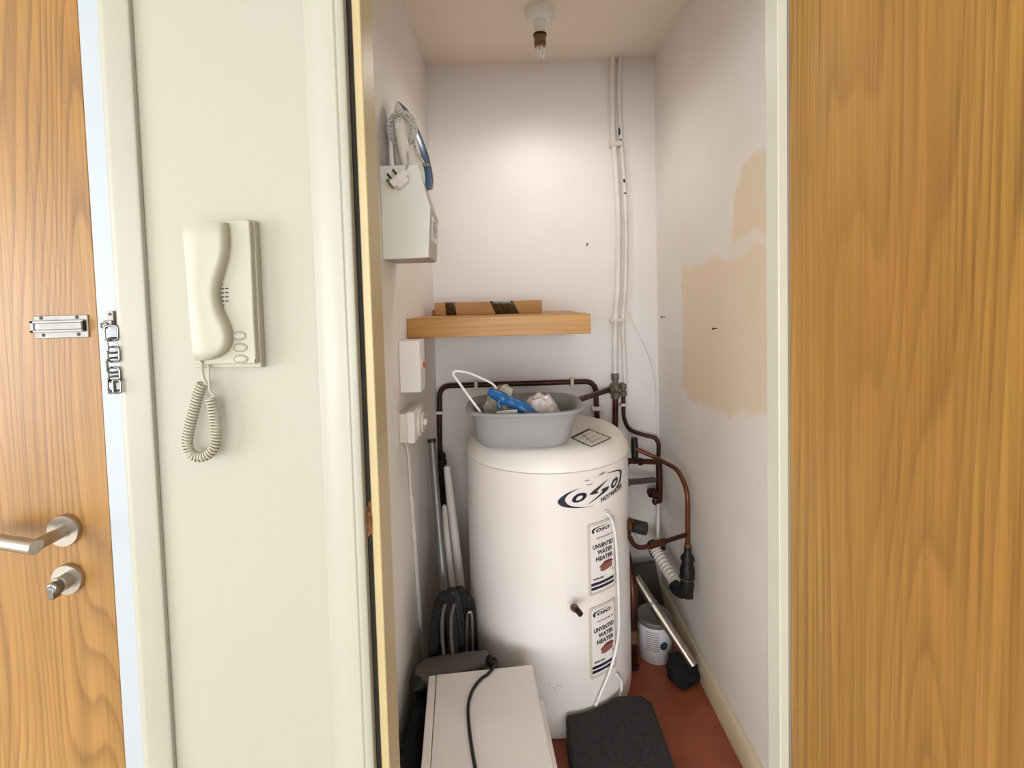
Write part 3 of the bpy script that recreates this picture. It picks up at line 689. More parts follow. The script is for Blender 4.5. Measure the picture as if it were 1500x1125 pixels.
# two instruction labels in raised frames
def grid2(s0, s1, z0, z1, n=10):
    v = []; f = []
    for i in range(n+1): v += [(s0+(s1-s0)*i/n, z0), (s0+(s1-s0)*i/n, z1)]
    return v, [(2*i, 2*i+2, 2*i+3, 2*i+1) for i in range(n)]
def label_card(s0, s1, zt_, zb_, what):
    def S_(u): return s0+(s1-s0)*u
    def Z_(v): return zt_+(zb_-zt_)*v
    n = 12; mb = MB(); rings = []
    r_ = .07
    out = []
    for cx_, cy_, a0 in ((1-r_, r_*.45, -90), (1-r_, 1-r_*.45, 0), (r_, 1-r_*.45, 90), (r_, r_*.45, 180)):
        for k in range(5):
            t = R(a0+90*k/4); out.append((cx_+r_*math.cos(t), cy_+r_*.45*math.sin(t)))
    # extra points along the curved edges
    full = []
    for i in range(len(out)):
        p0, p1 = out[i], out[(i+1) % len(out)]
        m_ = 8 if abs(p1[0]-p0[0]) > .3 else 1
        full += [(p0[0]+(p1[0]-p0[0])*k/m_, p0[1]+(p1[1]-p0[1])*k/m_) for k in range(m_)]
    def rr(ins, d): return [on_tank(S_(.5+(u-.5)*(1-ins)), Z_(.5+(v-.5)*(1-ins*.45)), d) for u, v in full]
    mb.loft([rr(0, .0002), rr(0, .003), rr(.03, .0042), rr(.13, .0042), rr(.16, .0024)], cap=False)
    lab = mb.build('instruction_label', M_labb, tank); lab['label'] = what
    wrap(grid2(S_(.07), S_(.93), Z_(.965), Z_(.035)), .0022, 'label_sheet', M_lab, lab)
    # small emblem
    c = [(S_(.5+.34*math.cos(t)), Z_(.115+.048*math.sin(t)-.03*math.cos(t)*.0)) for t in [R(150+10*k) for k in range(26)]]
    wrap(strip2(c, [.0006+.0045*max(0, math.cos(R(-150+10*k-0)*.5+R(60)))**4+.0022*(k < 7) for k in range(26)]), .0026, 'label_emblem', M_ink, lab)
    tank_text('oso', S_(.27), Z_(.135), S_(.78), Z_(.135), .014, M_ink, lab, 'label_emblem', .03, .3)
    tank_text('HOTWATER AS', S_(.28), Z_(.235), S_(.90), Z_(.235), .0045, M_inkred, lab)
    tank_text('UNVENTED', S_(.15), Z_(.365), S_(.92), Z_(.365), .0125, M_ink, lab)
    tank_text('WATER', S_(.30), Z_(.455), S_(.88), Z_(.455), .0125, M_ink, lab)
    tank_text('HEATER', S_(.25), Z_(.545), S_(.90), Z_(.545), .0125, M_ink, lab)
    def band(us, tops, bots, nm, m, d):
        v = []; n_ = 10
        def ip(xs, t):
            for i in range(len(us)-1):
                if us[i] <= t <= us[i+1]+1e-9: return xs[i]+(xs[i+1]-xs[i])*(t-us[i])/(us[i+1]-us[i])
            return xs[-1]
        for i in range(n_+1):
            t = us[0]+(us[-1]-us[0])*i/n_; v += [(S_(t), Z_(ip(bots, t))), (S_(t), Z_(ip(tops, t)))]
        wrap((v, [(2*i, 2*i+2, 2*i+3, 2*i+1) for i in range(n_)]), d, nm, m, lab)
    band((.40, .55, .86), (.63, .60, .615), (.70, .712, .69), 'house_picture', M_inkred, .0026)
    band((.37, .56, .80, .90), (.630, .575, .575, .612), (.645, .612, .612, .625), 'house_roof', M_inkred2, .0029)
    tank_text('8', S_(.84), Z_(.75), S_(.90), Z_(.75), .009, M_inkgrey, lab)
    tank_text('www.oso', S_(.14), Z_(.80), S_(.52), Z_(.80), .0075, M_ink, lab)
    for v0, v1 in ((.835, .875), (.895, .935)):
        wrap(grid2(S_(.08), S_(.93), Z_(v1), Z_(v0)), .0026, 'stripe', M_navy, lab)
    return lab
l1 = cyl_sz(860, 770); l1b = cyl_sz(863, 874); l2 = cyl_sz(862, 892); l2b = cyl_sz(864, 996); rs = cyl_sz(899, 800)[0]
label_card(l1[0], rs+.002, l1[1]+.004, l1b[1]+.002, 'upper instruction label')
label_card(l2[0], rs-.002, l2[1]+.002, l2b[1]+.002, 'lower instruction label')
# white cable over the labels
q = cyl_sz(886, 752)
MB().tube([on_tank(q[0], q[1], -.001), on_tank(q[0], q[1], .006)], .012, 16).build('cable_gland', M_wplas2, tank, .002)
cp = [on_tank(q[0], q[1], .006), on_tank(q[0], q[1], .014)]+[on_tank(*cyl_sz(x, y), .010) for x, y in ((893, 762), (898, 790), (901, 840), (902.5, 890), (902, 925), (897, 955), (888, 985), (877, 1012), (870, 1030))]
MB().tube(smooth(cp, 6), .0042, 10).build('cable', M_wplas, tank)
cp = [on_tank(*cyl_sz(x, y), .008) for x, y in ((900, 986), (906, 994), (907, 1008), (903, 1024), (899, 1040))]
MB().tube(smooth(cp, 6), .0042, 10).build('cable', M_wplas, tank)
# thermostat / drain spout low on the front
q = cyl_sz(838, 888)
MB().lathe(on_tank(*q, -.002), on_tank(*q, 1)-on_tank(*q, 0), [(.017, 0), (.017, .006), (.014, .010), (.010, .011)], 24).build('spout_flange', M_tank, tank)
MB().tube([on_tank(*q, .006), at(842, 891, on_tank(*q).y-.03), at(846, 894, on_tank(*q).y-.055), at(851.5, 901, on_tank(*q).y-.068)], [.009, .0115, .0085, .0075], 12).build('drain_spout', M_copperd, tank, .0008)
# relief valve on the right flank
v0 = Vector((TX+TR*.93, TY-TR*.36, at(905, 765, 1.60).z))
v1 = at(931, 771, 1.56); v2 = at(947, 774.5, 1.54)
MB().tube([v0, v1], .0215, 18).build('relief_valve', M_bronze, tank, .001)
MB().tube([v1, v1.lerp(v2, .15), v1.lerp(v2, .2), v2], [.017, .017, .021, .021], 12).build('relief_knob', M_black, tank, .0015)
MB().tube([v1+(v0-v1)*.35+Vector((0, 0, -.012)), v1+(v0-v1)*.35+Vector((0, 0, -.032))], .009, 12).build('relief_outlet', M_galv, tank)
# lid sticker
sk = [atz(838, 642, TOP), atz(863, 629.5, TOP), atz(895, 642, TOP), atz(866, 655, TOP)]
o = MB().prism([v+Vector((0, 0, .0002)) for v in sk], (0, 0, .0008)).build('lid_sticker', M_stick, tank)
mb = MB()
for i in range(4):
    a_, b_ = sk[i], sk[(i+1) % 4]; mb.tube([a_+Vector((0, 0, .0012)), b_+Vector((0, 0, .0012))], .0042 if i == 0 else .0016, 5)
mb.tube([atz(852, 636, TOP)+Vector((0, 0, .0012)), atz(868, 649, TOP)+Vector((0, 0, .0012))], .001, 5)
mb.build('sticker_border', M_ink, o)
mb = MB()
for u in (.25, .5, .75):
    a_ = sk[0].lerp(sk[3], u); b_ = sk[1].lerp(sk[2], u); mb.tube([a_.lerp(b_, .2)+Vector((0, 0, .0012)), a_.lerp(b_, .8)+Vector((0, 0, .0012))], .0012, 5)
mb.build('sticker_print', M_inkgrey, o)
# scuffs near the base
mb = MB(); random.seed(4)
for i in range(22):
    q = cyl_sz(812+random.gauss(0, 6), 1007+random.gauss(0, 4)); w_ = .0006+.0016*random.random()
    mb.add([on_tank(q[0]+w_*math.cos(k), q[1]+w_*math.sin(k)*.7, .0006) for k in range(6)], [(0, 1, 2, 3, 4, 5)])
mb.build('scuff_marks', M_inkgrey, tank)

# ------------------------------------------------------------------ washing-up bowl on the cylinder and what is in it
bz = TOP+.0008
bA = at(695, 665, 1.425); bB = at(839, 666, 1.425); bcx = (bA.x+bB.x)/2
rimz = 1.020
def se(cx, cy, rx, ry, z, n=48, e=3.4):
    out = []
    for k in range(n):
        t = 2*math.pi*k/n; c_, s_ = math.cos(t), math.sin(t)
        out.append((cx+rx*math.copysign(abs(c_)**(2/e), c_), cy+ry*math.copysign(abs(s_)**(2/e), s_), z))
    return out
bw = (bB.x-bA.x)/2; bcy = 1.425+.125
rl, rr_ = at(683, 592, bcy), at(853, 588, bcy)
rw = (rr_.x-rl.x)/2; rcx = (rl.x+rr_.x)/2; rcy = 1.555; rd = .166
bowl = MB()
rg = [se(bcx, bcy, bw*.80, .095, bz), se(bcx, bcy, bw*.93, .115, bz+.004), se(bcx, bcy, bw, .126, bz+.016)]
for t in (.3, .6, .9): rg.append(se(bcx+(rcx-bcx)*t, bcy+(rcy-bcy)*t, bw+(rw*.905-bw)*t, .126+(rd*.9-.126)*t, bz+.016+(rimz-.012-bz-.016)*t))
rg += [se(rcx, rcy, rw*.91, rd*.91, rimz-.009), se(rcx, rcy, rw*.985, rd*.985, rimz-.010), se(rcx, rcy, rw, rd, rimz-.006), se(rcx, rcy, rw*.985, rd*.985, rimz), se(rcx, rcy, rw*.93, rd*.93, rimz+.001), se(rcx, rcy, rw*.88, rd*.87, rimz-.004)]
for t in (.9, .5, .15): rg.append(se(bcx+(rcx-bcx)*t, bcy+(rcy-bcy)*t, bw-.004+(rw*.88-bw)*t, .121+(rd*.86-.126)*t, bz+.014+(rimz-.012-bz-.016)*t))
rg += [se(bcx, bcy, bw*.9, .11, bz+.005), se(bcx, bcy, bw*.5, .06, bz+.004)]
tag(bowl.loft(rg).build('washing_up_bowl', M_basin, None, ang=50), 'grey plastic washing-up bowl sitting on top of the hot water cylinder', 'bowl')
# crumpled clear bag (left), blue brush, white folded cloth, paper, looped white cable
def resting(o, l, c): return tag(o, l, c)
bz2 = bz+.006
bg = blob((bcx-.080, 1.578, bz2+.078), (.050, .048, .088), .30, 2.2, 11)
for v in bg.v:
    if v.z > bz2+.09: v.x += (v.z-bz2-.09)*.25
for v in bg.v: v.z = max(v.z, bz2+.001)
resting(bg.build('plastic_bag', M_bag), 'crumpled clear plastic bag standing in the grey bowl', 'bag')
bt = thing('spray_bottle', 'blue trigger spray lying across the grey bowl', 'spray bottle', (bcx+.0, 1.50, bz2))
q0, q1, q2, q3 = at(716, 573, 1.50), at(735, 583, 1.49), at(752, 590, 1.485), at(772, 603, 1.475)
MB().tube(smooth([q0, q1, at(743, 588, 1.487)], 5), [.010, .013, .0145, .016, .018, .019, .019, .018, .015, .013, .013][:11], 14).build('trigger_head', M_blue, bt)
MB().tube(smooth([at(740, 588, 1.49), q2, q3, at(790, 622, 1.47), at(795, 650, 1.47)], 5), [.012]*3+[.017]*4+[.021]*14, 16).build('bottle', M_blue, bt)
MB().tube(smooth([at(733, 582, 1.48), at(730, 592, 1.475), at(735, 600, 1.475)], 4), .0055, 8).build('trigger', M_blued, bt)
cl = blob((at(793, 600, 1.50).x, 1.562, bz2+.066), (.058, .064, .070), .16, 3.1, 4, 4)
for v in cl.v: v += Vector((0, 0, .004*math.sin(v.x*170+v.z*60)))
for v in cl.v: v.z = max(v.z, bz2+.001)
resting(cl.build('folded_cloth', M_cloth), 'bunched white cloth lying on the right in the grey bowl', 'cloth')
pa = at(748, 611, 1.455)
mb = MB().hexa([(pa.x-.055, 1.455, bz2+.0), (pa.x+.030, 1.447, bz2+.0), (pa.x+.030, 1.453, bz2+.0), (pa.x-.055, 1.461, bz2+.0)],
               [(pa.x-.042, 1.450, rimz-.004), (pa.x+.020, 1.442, rimz+.002), (pa.x+.020, 1.447, rimz+.002), (pa.x-.042, 1.455, rimz-.004)])
resting(mb.build('paper_packet', M_lab, None, .001), 'small white paper packet tucked in the front of the grey bowl', 'packet')
wc = smooth([at(707, 612, 1.465), at(704, 604, 1.45), at(690, 585, 1.44), at(672, 560, 1.44), at(664.5, 549, 1.445), at(667, 544, 1.45), at(685, 546, 1.46), at(707, 555, 1.48), at(721, 562, 1.495), at(727, 569, 1.505)], 8)
resting(MB().tube(wc, .0036, 8).build('looped_cable', M_wplas), 'stiff white cable looping up out of the grey bowl', 'cable')

# ------------------------------------------------------------------ pipework
def clip(px, py, Y, wd, ht, parent, vert=False):
    q = at(px, py, Y); MB().box((q.x-wd/2, Y-.017, q.z-ht/2), (q.x+wd/2, YB-.0005, q.z+ht/2)).build('pipe_clip', M_clip, parent, .002)
pW = YB-.022
run = [at(648, 760, pW), at(644, 640, pW), at(644, 565.5, pW), at(872, 558.5, pW), at(876, 640, pW)]
cpipe = thing('copper_pipe', 'dark copper pipe running across the back wall and bending down at both ends', 'pipe', at(760, 562, pW))
MB().tube(fillet(run, .05, 8), .0115, 16).build('pipe_run', M_copperd, cpipe)
clip(697.5, 564.5, pW, .014, .040, cpipe); clip(837.5, 560, pW, .014, .038, cpipe); clip(642, 604, pW, .042, .014, cpipe); clip(873.5, 598, pW, .042, .018, cpipe)
rag = MB()
for i in range(9):
    q = at(648.5, 668+i*9, pW-.006); rag.v, rag.f = rag.v, rag.f
    bb = blob(q, (.014+.004*(i % 3), .014, .020), .45, 2.4, i, 2); rag.add(bb.v, bb.f)
rag.build('ragged_lagging', M_grime, cpipe)

# painted pipes from the ceiling
pA = thing('painted_pipe', 'white painted pipe on the back wall running from ceiling down to the larger valve', 'pipe', at(902, 320, pW))
MB().tube(smooth([at(897.5, 84, pW), at(897, 130, pW), at(898, 190, pW), at(903, 260, pW), at(906, 330, pW), at(905, 420, pW), at(901.5, 470, pW), at(900.5, 548, pW)], 6), .0118, 16).build('pipe_run', M_pipew, pA)
MB().box((at(893, 0, pW).x*0+at(893, 211, pW).x, pW-.016, at(900, 215, pW).z), (at(911, 211, pW).x, YB-.0005, at(900, 207.5, pW).z)).build('pipe_clip', M_clip, pA, .002)
MB().box((at(894, 469, pW).x, pW-.017, at(900, 471.5, pW).z), (at(914, 469, pW).x, YB-.0005, at(900, 466, pW).z)).build('pipe_clip', M_clip, pA, .002)
# larger valve with branch and drop, below pipe A
a0, a1 = at(900.5, 543, pW), at(904, 582, pW)
MB().lathe(at(901.5, 584, pW), at(900.5, 542, pW)-at(901.5, 584, pW), [(.013, 0), (.019, .002), (.020, .028), (.015, .031), (.015, .038), (.021, .04), (.022, .064), (.016, .068), (.013, .074), (.013, .082), (.017, .084), (.017, .108), (.013, .112)], 10).build('compression_valve', M_fit, pA)
MB().tube([at(893, 571, pW-.003), at(880, 575, pW-.06), at(846, 586, pW-.23)], .0115, 14).build('copper_branch', M_copper, pA)
MB().lathe(at(899, 570, pW-.004), at(886, 574, pW-.04)-at(899, 570, pW-.004), [(.015, 0), (.0175, .004), (.0175, .022), (.013, .024)], 10).build('compression_nut', M_fit, pA)
MB().tube([at(901.5, 583, pW), at(901, 660, pW)], .0125, 14).build('copper_drop', M_copper, pA)
pB = thing('painted_pipe', 'thinner white painted pipe with chipped dark spots beside the larger white pipe', 'pipe', at(910, 320, pW))
runB = [at(905.5, 84, pW), at(904, 130, pW), at(906, 190, pW), at(911, 260, pW), at(914, 330, pW), at(913, 420, pW), at(909.5, 470, pW), at(911, 520, pW), at(913, 562, pW)]
MB().tube(smooth([q+Vector((.0085, 0, 0)) for q in runB], 6), .0082, 14).build('pipe_run', M_pipew, pB)
for px, py, s_ in ((904.5, 193, .011), (906.5, 208, .009), (911.5, 265, .006), (913, 283, .003)):
    q = at(px, py, pW-.0075)+Vector((.0085, 0, 0)); blob(q, (.0045, .0035, s_*1.5), .4, 2, px, 2).build('paint_chip', M_grime, pB)
MB().lathe(at(913.5, 580, pW), at(912.5, 559, pW)-at(913.5, 580, pW), [(.010, 0), (.0145, .002), (.0145, .020), (.011, .022), (.011, .030), (.0145, .032), (.0145, .054), (.010, .057)], 10).build('compression_nut', M_fit, pB)
q9 = [at(913, 580, pW), at(913.5, 612, pW), at(921, 630, pW), at(942, 637, pW-.005), at(960, 641, pW-.02), at(965, 650, pW-.03), at(964, 680, pW-.03), at(964, 738, pW-.03)]
MB().tube(fillet(q9, .03, 5), .0088, 14).build('copper_drop', M_copperd, pB)
clip(913, 592.5, pW, .028, .012, pB)
MB().tube([at(965.5, 676, pW-.03), at(966, 700, pW-.03), at(966, 735, pW-.03)], [.012, .0135, .0125], 12).build('pipe_sleeve', M_copper, pB)
tp = MB(); bb = blob(at(956, 722, pW-.045), (.024, .022, .020), .25, 2, 3); tp.add(bb.v, bb.f); bb = blob(at(960, 734, pW-.045), (.014, .014, .018), .2, 2, 5); tp.add(bb.v, bb.f)
tp.build('stop_tap', M_copperd, pB)
# copper tee pipe with black lagging, curved run down the right wall to the tundish
mY = 1.95; xY = 1.68
tee = thing('copper_pipe', 'copper pipe curving out of the tee down the right wall to the black tundish', 'pipe', at(1007, 740, xY))
MB().tube([at(912, 675, 1.90), at(964, 676.5, mY+.05)], .0115, 14).build('tee_pipe', M_copper, tee)
MB().lathe(at(938, 676, mY), at(946, 676, mY+.01)-at(936, 676, mY), [(.012, -.006), (.0155, -.005), (.0155, .005), (.012, .006)], 14).build('pipe_collar', M_copperd, tee)
MB().lathe(at(916, 676, 1.90), at(926, 676, 1.91)-at(916, 676, 1.90), [(.012, -.006), (.0185, -.005), (.0185, .008), (.012, .009)], 14).build('pipe_collar', M_copperd, tee)
MB().tube([at(929, 641, mY), at(929.5, 655, mY), at(930, 672, mY)], [.013, .015, .014], 12).build('black_cap', M_black, tee)
MB().tube(fillet([at(931, 657, mY-.01), at(962, 671, mY-.03), at(994, 688, 1.76), at(1007.5, 720, xY), at(1007.5, 800, xY)], .07, 8), .0085, 14).build('curved_run', M_copper2, tee)
MB().lathe(at(1007.5, 803, xY), (0, 0, 1), [(.010, 0), (.0115, .002), (.0115, .014), (.009, .016)], 14).build('pipe_collar', M_brass, tee)
# relief discharge: U bend from the relief valve to the curved run
rv = thing('discharge_pipe', 'thin copper discharge pipe making a U bend under the relief valve', 'pipe', at(945, 800, 1.58))
MB().tube(smooth([at(921.5, 779, 1.575), at(923, 787, 1.575), at(928, 797, 1.58), at(938, 802, 1.585), at(952, 799.5, 1.60), at(968, 795, 1.62), at(1006, 783, xY)], 7), .0078, 14).build('pipe_run', M_copper, rv)
MB().tube([at(951, 799.5, 1.598), at(974, 793, 1.625)], .0115, 12).build('sleeve', M_copper, rv, .001)
# tundish: black funnel body and elbow
td = thing('tundish', 'black plastic tundish with elbow hanging from the copper pipe by the right wall', 'tundish', at(1007, 830, xY))
q = at(1007.5, 803, xY)
MB().lathe(at(1006.5, 846, xY), q-at(1006.5, 846, xY), [(.018, 0), (.0255, .003), (.0255, .030), (.021, .048), (.0195, .062), (.0245, .066), (.0225, .076), (.0125, .090), (.0125, .112)], 20).build('funnel', M_black, td)
MB().tube(smooth([at(1006.5, 846, xY), at(1005.5, 862, xY), at(996, 866, xY+.02), at(988, 858, xY+.05)], 5), .0235, 16).build('elbow', M_black, td)
MB().tube([at(1006, 845.5, xY)+Vector((.0262*math.cos(2*math.pi*k/24), .0262*math.sin(2*math.pi*k/24), 0)) for k in range(24)], .0018, 6, closed=True).build('seam_ring', M_charc, td)
bb = MB().box((at(1001, 872, xY).x, xY-.02, at(1001, 874, xY).z), (at(1013, 872, xY).x, xY+.02, at(1001, 862, xY).z)).build('spigot', M_black, td, .003)
hp = smooth([at(958, 802, 1.93), at(966, 815, 1.90), at(978, 834, 1.84), at(990, 853, 1.76), at(997, 865, 1.715)], 12)
L_ = len(hp); pts = []; rr2 = []
for i in range(L_-1):
    for k in range(4):
        pts.append(hp[i].lerp(hp[i+1], k/4)); rr2.append(.0215+.0028*math.sin(2*math.pi*(i*4+k)/14))
hose = tag(MB().tube(pts, rr2, 18).build('corrugated_hose', M_hose), 'white corrugated waste hose sloping down to the black tundish elbow', 'hose')
# black fitting where the hose meets the wall, with a thin white pipe above
hw = thing('waste_pipe', 'thin white pipe in the back corner dropping into a black hose fitting', 'pipe', at(964, 770, 2.05))
MB().tube([at(964, 738, 2.05), at(963.5, 790, 2.0)], .0068, 12).build('pipe_run', M_pipew, hw)
MB().tube([at(955, 797, 1.97), at(962, 810, 1.925)], [.025, .027], 16).build('hose_fitting', M_black, hw)
MB().tube([at(969, 790, 1.96), at(972, 806, 1.94)], .010, 10).build('fitting_lever', M_black, hw)
gp = thing('waste_pipe', 'horizontal grey plastic pipe between the cylinder and the back corner', 'pipe', at(935, 704, 2.0))
MB().tube([at(911, 707, 1.93), at(958, 703, 2.05)], .0125, 14).build('pipe_run', M_charc, gp)
MB().tube([at(913, 707, 1.93), at(919, 706.5, 1.945)], .0175, 14).build('pipe_collar', M_charc, gp)
# vertical copper pipe at the foot of the cylinder
vp = thing('copper_pipe', 'thick brown copper pipe rising beside the foot of the cylinder', 'pipe', atz(926, 978, 0))
fx = atz(927, 976, 0); fx.z = .001
MB().tube(fillet([fx, at(927, 900, fx.y), at(926, 850, fx.y+.02), at(914, 800, fx.y+.10), at(906, 770, fx.y+.16)], .05, 6), .0185, 14).build('pipe_run', M_copper, vp)
MB().lathe(at(927, 930, fx.y), (0, 0, 1), [(.019, -.022), (.024, -.020), (.024, -.004), (.020, -.002), (.020, .004), (.024, .006), (.024, .024), (.019, .026)], 10).build('brass_fitting', M_brass, vp)
MB().lathe(fx, (0, 0, 1), [(.024, 0), (.024, .004), (.015, .010)], 16).build('floor_flange', M_copperd, vp)
# thin cable on the back wall, right
tag(MB().tube(smooth([at(912, 440, YB-.004), at(930, 478, YB-.004), at(950, 520, YB-.004), at(959, 555, YB-.004), at(961.5, 600, YB-.004), at(962, 690, YB-.004), at(962.5, 760, YB-.004), at(962, 900, YB-.004)], 6), .0026, 8).build('wall_cable', M_pipew), 'thin white cable sagging down the back wall into the right corner', 'cable')

# ------------------------------------------------------------------ ceiling lamp
lp = atz(790, 16, CEIL)
lamp = thing('ceiling_lamp', 'white batten lampholder with a bare stick bulb on the cupboard ceiling', 'ceiling lamp', (lp.x, lp.y, CEIL))
zd = Vector((0, 0, -1)); c0 = Vector((lp.x, lp.y, CEIL-.0005))
MB().lathe(c0, zd, [(.051, 0), (.051, .010), (.049, .020), (.043, .030), (.034, .037), (.026, .038), (.026, .048), (.022, .052)], 36).build('ceiling_rose', M_wplas, lamp)
MB().lathe(c0+zd*.050, zd, [(.021, 0), (.021, .004), (.0185, .007), (.0185, .020), (.020, .022), (.020, .030), (.0185, .031)], 28).build('lampholder', M_wplas, lamp)
MB().lathe(c0+zd*.080, zd, [(.020, 0), (.024, .001), (.024, .005), (.020, .006)], 28).build('shade_ring', M_grime, lamp)
bulb = MB().lathe(c0+zd*.085, zd, [(.020, 0), (.022, .003), (.0205, .022), (.022, .026), (.020, .038), (.016, .040)], 28).build('bulb_base', M_brass, lamp)
bot = at(792, 86, lp.y).z
for dx, dy in ((-.009, -.004), (.003, -.008), (.012, .004)):
    MB().tube([(lp.x+dx, lp.y+dy, CEIL-.123), (lp.x+dx, lp.y+dy, bot+.004), (lp.x+dx, lp.y+dy, bot)], [.0042, .0042, .002], 12).build('bulb_tube', M_wplas, bulb)

bl = bpy.data.lights.new('cupboard_fill', 'SPOT'); bl.energy = 6.2; bl.color = (1, .975, .94); bl.shadow_soft_size = .06; bl.spot_size = R(170); bl.spot_blend = 1.0  # fill added under the unlit bulb to brighten the cupboard
blo = bpy.data.objects.new('cupboard_fill', bl); S.collection.objects.link(blo); blo.location = (lp.x, lp.y, bot-.012)

# ------------------------------------------------------------------ vacuum cleaner, poles on the left of the cylinder
vc = thing('vacuum_cleaner', 'black vacuum cleaner with looped hose and grey floor head behind the white box', 'vacuum cleaner', (-.23, 1.45, 0))
MB().loft([se(-.215+dx, 1.47, rx, ry, z, 32, 3.0) for k, (z, rx, ry, dx) in enumerate([(.001, .07, .11, 0), (.02, .085, .125, 0), (.10, .09, .13, 0), (.18, .085, .125, 0), (.235, .065, .10, 0), (.25, .03, .05, 0)])]).build('body', M_black, vc)
q0, q1 = at(606, 991, 1.36), at(716, 963, 1.40)
hd = []
ax_ = (q1-q0).normalized(); up_ = Vector((-ax_.z, 0, ax_.x)).normalized()
L0 = (q1-q0).length
for u, hw_, dp in ((0, .008, .02), (.04, .022, .035), (.16, .033, .045), (.35, .033, .045), (.55, .025, .045), (.8, .017, .04), (.96, .013, .03), (1, .005, .02)):
    c_ = q0+(q1-q0)*u
    hd.append([c_+up_*(hw_*math.copysign(abs(math.sin(t))**.7, math.sin(t))*.75)+Vector((0, dp*math.copysign(abs(math.cos(t))**.7, math.cos(t))*.8, hw_*.2*math.cos(t))) for t in [2*math.pi*k/20 for k in range(20)]])
fh = MB().loft(hd).build('floor_head', M_charc, vc)
bm_ = []
for u, hw_, dp in ((-.05, .012, .015), (-.03, .026, .03), (.04, .033, .05), (.12, .036, .052), (.17, .030, .048)):
    c_ = q0+(q1-q0)*u-up_*.010+Vector((0, -.004, 0))
    bm_.append([c_+up_*(hw_*math.sin(t)*.75)+Vector((0, dp*math.cos(t)*.85, 0)) for t in [2*math.pi*k/20 for k in range(20)]])
MB().loft(bm_).build('head_bumper', M_black, fh)
MB().loft([se(-.2905, 1.22, rx, ry, z, 28, 3.0) for z, rx, ry in ((.002, .018, .20), (.02, .0215, .215), (.12, .0215, .215), (.19, .020, .20), (.22, .012, .15))]).build('side_bag', M_blackm, vc)
MB().tube([at(714, 964, 1.385), at(721, 975, 1.385), at(728, 982, 1.37)], [.012, .010, .006], 10).build('head_joint', M_black, fh)
for i, (px, wd_, pt) in enumerate(((649, 14, 874), (660, 14, 868), (671, 14, 866), (680, 12, 875))):
    yy = 1.43+.035*i
    lo = smooth([at(px-wd_, 968, yy), at(px-wd_+1, 930, yy), at(px-6, 888, yy), at(px+2, pt, yy), at(px+9, 890, yy), at(px+wd_, 930, yy), at(px+wd_, 968, yy)], 14)
    rad = [.0165+.0006*math.sin(k*1.9) for k in range(len(lo))]
    MB().tube(lo, rad, 12).build('hose_loop', M_black if i % 2 else M_blackm, vc)
for px, yy in ((648, 1.405), (661, 1.41)):
    MB().tube(smooth([at(px+4, 885, yy), at(px, 905, yy), at(px, 935, yy), at(px+3, 966, yy)], 8), .0055, 8).build('hose_rib', M_charc, vc)
MB().tube(smooth([at(683, 955, 1.46), at(684, 905, 1.46), at(687.5, 897, 1.46), at(691, 905, 1.46), at(692, 955, 1.46)], 6), .0045, 10).build('carry_handle', M_steel, vc)
MB().tube([at(632.5, 645, 1.72), at(640, 740, 1.66), at(652, 880, 1.56), at(655, 930, 1.54)], [.0135, .0135, .0145, .015], 14).build('wand', M_grey, vc)
MB().tube([at(632.4, 643, 1.721), at(632.7, 648, 1.719)], .0155, 14).build('wand_rim', M_black, vc)
for nm, lab_, pth, r_ in (('mop_pole', 'white pole with rounded top leaning against the cylinder', [(655, 684, 1.86), (660, 730, 1.82), (668, 800, 1.76), (676, 870, 1.70), (690, 1010, 1.60)], .0165),
                          ('broom_pole', 'shorter white pole leaning between the grey wand and the other white pole', [(651, 742, 1.78), (654, 780, 1.74), (659.5, 830, 1.69), (666, 880, 1.64), (680, 1010, 1.57)], .0115)):
    pts = [at(*q) for q in pth]
    q = pts[-1]; dr = (pts[-1]-pts[-2]); pts.append(q+dr*((q.z-.009)/max(1e-3, -dr.z)))
    pts[0:1] = [pts[0]+Vector((0, 0, .006)), pts[0]]
    tag(MB().tube(pts, [r_*.45]+[r_*.85]+[r_]*(len(pts)-2), 14).build(nm, M_pole), lab_, 'pole')

# ------------------------------------------------------------------ white boxed appliance in front of the cylinder
AZ = .312
t0, t1 = atz(628, 988.5, AZ), atz(782, 978.5, AZ)
n0, n1 = atz(617, 1125, AZ), atz(811, 1125, AZ)
n0 = t0+(n0-t0)*1.25; n1 = t1+(n1-t1)*1.25
# keep the plan a true rectangle
dirv = ((n0-t0).normalized()+(n1-t1).normalized()); dirv.z = 0; dirv.normalize()
side = Vector((-dirv.y, dirv.x, 0)); W = abs((t1-t0).dot(side)); dp = .34
if side.dot(t1-t0) < 0: side = -side
bk = t0.copy()
ap = thing('white_appliance', 'white box shaped appliance with a grooved top standing in front of the cylinder', 'appliance', bk+side*(W/2)+dirv*(dp/2)-Vector((0, 0, AZ)))
def plan(o0, o1, d0, d1, z): return [Vector(((bk+side*u+dirv*v).x, (bk+side*u+dirv*v).y, z)) for u, v in ((o0, d0), (o1, d0), (o1, d1), (o0, d1))]
MB().hexa(plan(.006, W-.004, .006, dp-.004, .002), plan(.004, W-.002, .002, dp-.002, AZ-.022)).build('body', M_app, ap, .006)
MB().hexa(plan(.022, W, 0, dp, AZ-.022), plan(.022, W-.002, .001, dp-.001, AZ)).build('top_panel', M_app, ap, .003)
MB().hexa(plan(0, .0205, 0, dp, AZ-.024), plan(0, .0205, .001, dp-.001, AZ-.001)).build('side_strip', M_app, ap, .003)
MB().hexa(plan(W-.02, W+.018, .07, dp, .002), plan(W-.02, W+.016, .075, dp, AZ-.045)).build('side_ledge', M_app, ap, .004)
